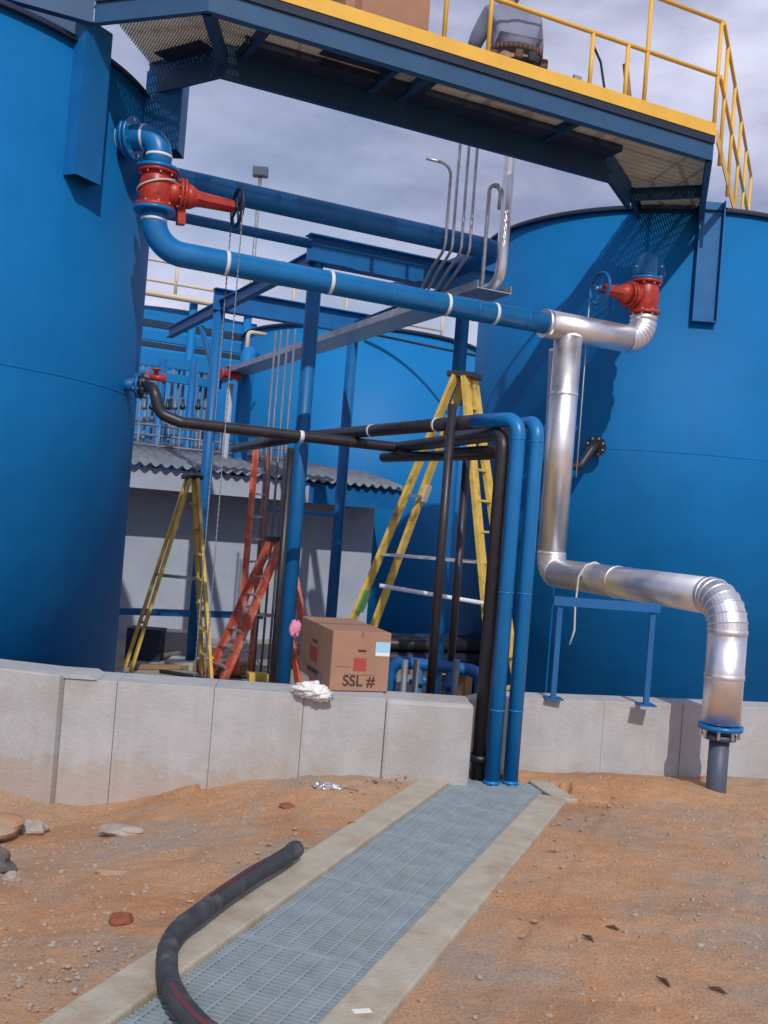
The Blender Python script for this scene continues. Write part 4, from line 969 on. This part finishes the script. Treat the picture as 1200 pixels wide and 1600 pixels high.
# ------------------------------------------------------------------ foreground hose, rocks, litter
def onz(px,py,z): return WZ(px,py,z)
hp=[(462,1327,.09),(435,1345,.10),(398,1366,.105),(350,1398,.10),(310,1428,.10),(280,1452,.085),(264,1478,.07),(261,1500,.065),(263,1530,.065),(274,1556,.065),(292,1582,.065),(325,1615,.065),(380,1650,.065),(470,1700,.065)]
pts=[onz(a,b,z-.0) for a,b,z in hp]
def smooth(pts,n=5):
    out_=[]
    for i in range(len(pts)-1):
        p0=pts[max(0,i-1)]; p1=pts[i]; p2=pts[i+1]; p3=pts[min(len(pts)-1,i+2)]
        for k in range(n):
            t=k/n; out_.append(.5*((2*p1)+(p2-p0)*t+(2*p0-5*p1+4*p2-p3)*t*t+(3*p1-p0-3*p2+p3)*t*t*t))
    out_.append(pts[-1]); return out_
sp=smooth(pts,7)
hs=thing('rubber_hose',pts[0],'thick worn black rubber hose curving from the soil over the kerb','hose')
HR=.044
mb=MB(); mb.tube([sp[0]]+sp[1:],[HR*(1+.03*noise.noise(V((i*.9,0,0)))) for i in range(len(sp))],22); mb.build('tube','hose',hs)
MB().tube(sp[0:3],[HR+.004]*3,22).build('end_cuff','hose',hs)
# faded red stripe along the hose
def stripe(i0,i1,ang,m_='hosered'):
    mb=MB(); vs=[];fs=[]
    for i in range(i0,i1):
        d=(sp[i+1]-sp[i-1]).normalized(); s_=d.cross(Z).normalized(); u_=s_.cross(d)
        for k in range(5):
            a=ang+(k-2)*.10; vs.append(sp[i]+(s_*math.cos(a)+u_*math.sin(a))*(HR*1.03+.0012))
    for i in range(i1-i0-1):
        for k in range(4): fs.append((i*5+k,i*5+k+1,i*5+k+6,i*5+k+5))
    mb.add(vs,fs,True).build('red_stripe',m_,hs)
stripe(12,26,1.7); stripe(62,88,1.2)
def rock(px,py,s3,name,mm,lb,cat,seed,zo=0,amp=.3):
    p=WZ(px,py,0); p.z=soil_z(p.x,p.y)+zo; tag(MB().blob(p+Z*s3[2]*.35,s3[0],s3[1],s3[2],seed,amp,1.4,14,20,True).build(name,mm,loc=p),lb,cat)
rock(190,1427,(.05,.045,.04),'clay_lump','clod','dark red clay lump on the soil left of the hose','clay lump',3)
rock(-22,1246,(.22,.18,.09),'rock','soilclod','flat rounded rock cut by the left edge below the wall','rock',5,.03,.18)
rock(-6,1325,(.11,.09,.09),'rock','darkrock','dark rock at the left edge below the flat rounded rock','rock',9)
rock(20,1338,(.04,.035,.03),'stone','rock','small pale stone beside the dark rock at the left edge','stone',12)
rock(182,1331,(.10,.045,.014),'flat_stone','soilclod','flat tan stone on the soil between wall and hose','stone',15)
rock(55,1235,(.10,.07,.06),'stone','rock','grey stone at the foot of the left wall','stone',18)
rock(195,1262,(.15,.07,.035),'stone','rock','low grey mound at the foot of the wall joint','stone',21)
rock(449,1258,(.045,.035,.025),'clay_lump','clod','small red clay lump left of the far kerb','clay lump',23)
rock(550,1290,(.03,.03,.02),'clay_lump','clod','small red clay lump touching the left kerb','clay lump',26)
for i,(px,py,ln,an,lb) in enumerate(((918,1470,.12,2.0,'dark curled leaf on the soil right of the trench, lower one'),(957,1452,.09,2.6,'dark curled leaf on the soil right of the trench, upper one'),(1035,1545,.13,1.9,'dark twig on the soil near the lower right'),(1120,1565,.11,2.4,'dark twig on the soil in the lower right corner'))):
    p=WZ(px,py,.0); p.z=soil_z(p.x,p.y)+.012; d=V((math.cos(an),math.sin(an),0)); ln*=.8; e_=V((d.y,-d.x,0)); m=MB(); m.tube([p-d*ln/2,p-d*ln*.25+e_*.008,p+e_*.012+Z*.004,p+d*ln*.25+e_*.007,p+d*ln/2],[.002,.006,.009,.006,.0015],8); tag(m.build('leaf' if 'leaf' in lb else 'twig','deadleaf',loc=p),lb,'leaf' if 'leaf' in lb else 'twig')
p=WZ(508,1233,.02); p.z=soil_z(p.x,p.y)+.02
t=thing('foil_scrap',p,'shiny foil scrap with a thin strip lying below the wall','litter')
MB().blob(p,.08,.04,.022,4,.6,2.5,12,18,True).build('foil','foil',t); MB().beam(p+V((.03,0,.0)),p+V((.24,-.02,.005)),.02,.006).build('strip','galv',t)
p=WZ(565,1582,.015); m=MB(); m.obox(p+Z*.006,V((.035,.01,0)),V((-.006,.014,0)),Z*.002); tag(m.build('paper_scrap','white',loc=p),'scrap of white paper on the right kerb at the bottom','litter')
p=WZ(595,1450,.0)
# ------------------------------------------------------------------ kneeling worker on the walkway
def skin(name,m_,parent,verts,edges,radii,root=0,sub=2):
    me=D.meshes.new(name); o=D.objects.new(name,me); col.objects.link(o); off=V(parent['_w']); me.from_pydata([V(v)-off for v in verts],edges,[])
    sk=o.modifiers.new('skin','SKIN'); sk.use_smooth_shade=True
    for i,r in enumerate(radii):
        r=(r,r) if not isinstance(r,tuple) else r
        me.skin_vertices[0].data[i].radius=r; me.skin_vertices[0].data[i].use_root=(i==root)
    sb=o.modifiers.new('sub','SUBSURF'); sb.levels=sub; sb.render_levels=sub
    dg=bpy.context.evaluated_depsgraph_get(); m2=D.meshes.new_from_object(o.evaluated_get(dg)); o.modifiers.clear(); o.data=m2
    m2.materials.clear(); m2.materials.append(M[m_]); o.parent=parent; o['_w']=parent['_w']; return o
kp=along(pz(nl1,ZD),U,843)+NN*.45; kp.z=ZD+.012
wk_=thing('person',kp,'worker in grey blue shirt and brown tool belt kneeling with back turned on the walkway','person')
f_=V((-.25,.97,0)).normalized(); r_=V((f_.y,-f_.x,0))
def B(r,f,z):
    if z>.3: z-=.11
    return kp+r_*r*1.2+f_*f+Z*z
verts=[B(0,0,.42),B(0,.05,.60),B(0,.13,.80),B(0,.22,.98),B(0,.30,1.07),B(0,.37,1.17),B(0,.41,1.27),  #0-6 pelvis..head
 B(.19,.22,.97),B(.27,.32,.72),B(.20,.55,.62),B(.17,.60,.59),  #7-10 right arm
 B(-.19,.22,.97),B(-.27,.32,.72),B(-.20,.55,.62),B(-.17,.60,.59), #11-14
 B(.12,.05,.38),B(.20,.42,.13),B(.19,.03,.09),B(.19,-.10,.07), #15-18 leg
 B(-.12,.05,.38),B(-.20,.42,.13),B(-.19,.03,.09),B(-.19,-.10,.07)]
edges=[(0,1),(1,2),(2,3),(3,4),(4,5),(5,6),(3,7),(7,8),(8,9),(9,10),(3,11),(11,12),(12,13),(13,14),(0,15),(15,16),(16,17),(17,18),(0,19),(19,20),(20,21),(21,22)]
radii=[.14,.13,.14,.13,.058,.085,.095,.07,.045,.034,.03,.07,.045,.034,.03,.09,.065,.05,.04,.09,.065,.05,.04]
# five fingers on each hand
for hand,(i0,sgn) in enumerate(((10,1),(14,-1))):
    c=verts[i0]
    for k in range(5):
        b0=c+r_*((k-2)*.016)+f_*.03; 
        if k==(0 if sgn>0 else 4): b0=c-r_*sgn*.035+f_*.005; tips=[b0-r_*sgn*.02+f_*.02,b0-r_*sgn*.022+f_*.045]
        else:
            ln=[.7,.9,1,.93,.75][k]; tips=[b0+f_*.035*ln-Z*.006,b0+f_*.055*ln-Z*.03]
        n0=len(verts); verts+= [b0]+tips; edges+=[(i0,n0),(n0,n0+1),(n0+1,n0+2)]; radii+=[.011,.009,.007]
skin('body','skin',wk_,verts,edges,radii,0,1)
sv_=[B(0,0,.50),B(0,.05,.62),B(0,.13,.80),B(0,.21,.97),B(0,.27,1.04),B(.19,.22,.975),B(.275,.32,.72),B(.235,.45,.665),B(-.19,.22,.975),B(-.275,.32,.72),B(-.235,.45,.665)]
skin('shirt','shirt',wk_,sv_,[(0,1),(1,2),(2,3),(3,4),(3,5),(5,6),(6,7),(3,8),(8,9),(9,10)],[(.20,.17),(.215,.165),(.24,.165),(.225,.15),.10,.115,.078,.06,.115,.078,.06],2,2)
pv=[B(0,0,.54),B(0,0,.40),B(.12,.05,.36),B(.205,.42,.14),B(.195,.04,.10),B(-.12,.05,.36),B(-.205,.42,.14),B(-.195,.04,.10)]
skin('trousers','pants',wk_,pv,[(0,1),(1,2),(2,3),(3,4),(1,5),(5,6),(6,7)],[(.20,.16),(.21,.175),.13,.10,.08,.13,.10,.08],1,2)
mb=MB(); n=32
for k in range(n):
    a0_=2*math.pi*k/n; a1_=2*math.pi*(k+1)/n
    def E_(a,z,rr=1): return B(math.cos(a)*.222*rr,math.sin(a)*.19*rr+.005,z)
    mb.add([E_(a0_,.515),E_(a1_,.515),E_(a1_,.575),E_(a0_,.575)],[(0,1,2,3)],True)
bo=mb.build('tool_belt','leather',wk_); sd=bo.modifiers.new('t','SOLIDIFY'); sd.thickness=.012
for k,a in enumerate((-1.75,-1.25,-2.7,-.5)):
    q=B(math.cos(a)*.235,math.sin(a)*.21,.45); MB().obox(q,r_*.042,f_*.025,Z*.05).build('pouch','leather' if k!=1 else 'pants',wk_,bevel=.02)
for sg in(-1,1): MB().blob(B(.19*sg,-.13,.055),.05,.10,.05,2,.1,1,10,14).build('boot','boot',wk_)
h=B(0,.41,1.29); MB().lathe(h-Z*.0,Z,[(0,.135),(.012,.135),(.02,.115),(.07,.105),(.11,.075),(.135,.03)],24).build('hard_hat','hat',wk_)
mb=MB(); mb.blob(B(0,.485,1.25),.012,.02,.022,1,0,1,6,8).build('nose','skin',wk_)
for sg in(-1,1): MB().blob(B(.093*sg,.41,1.255),.012,.02,.03,1,0,1,6,8).build('ear','skin',wk_)
for o in D.objects:
    if '_w' in o.keys(): del o['_w']
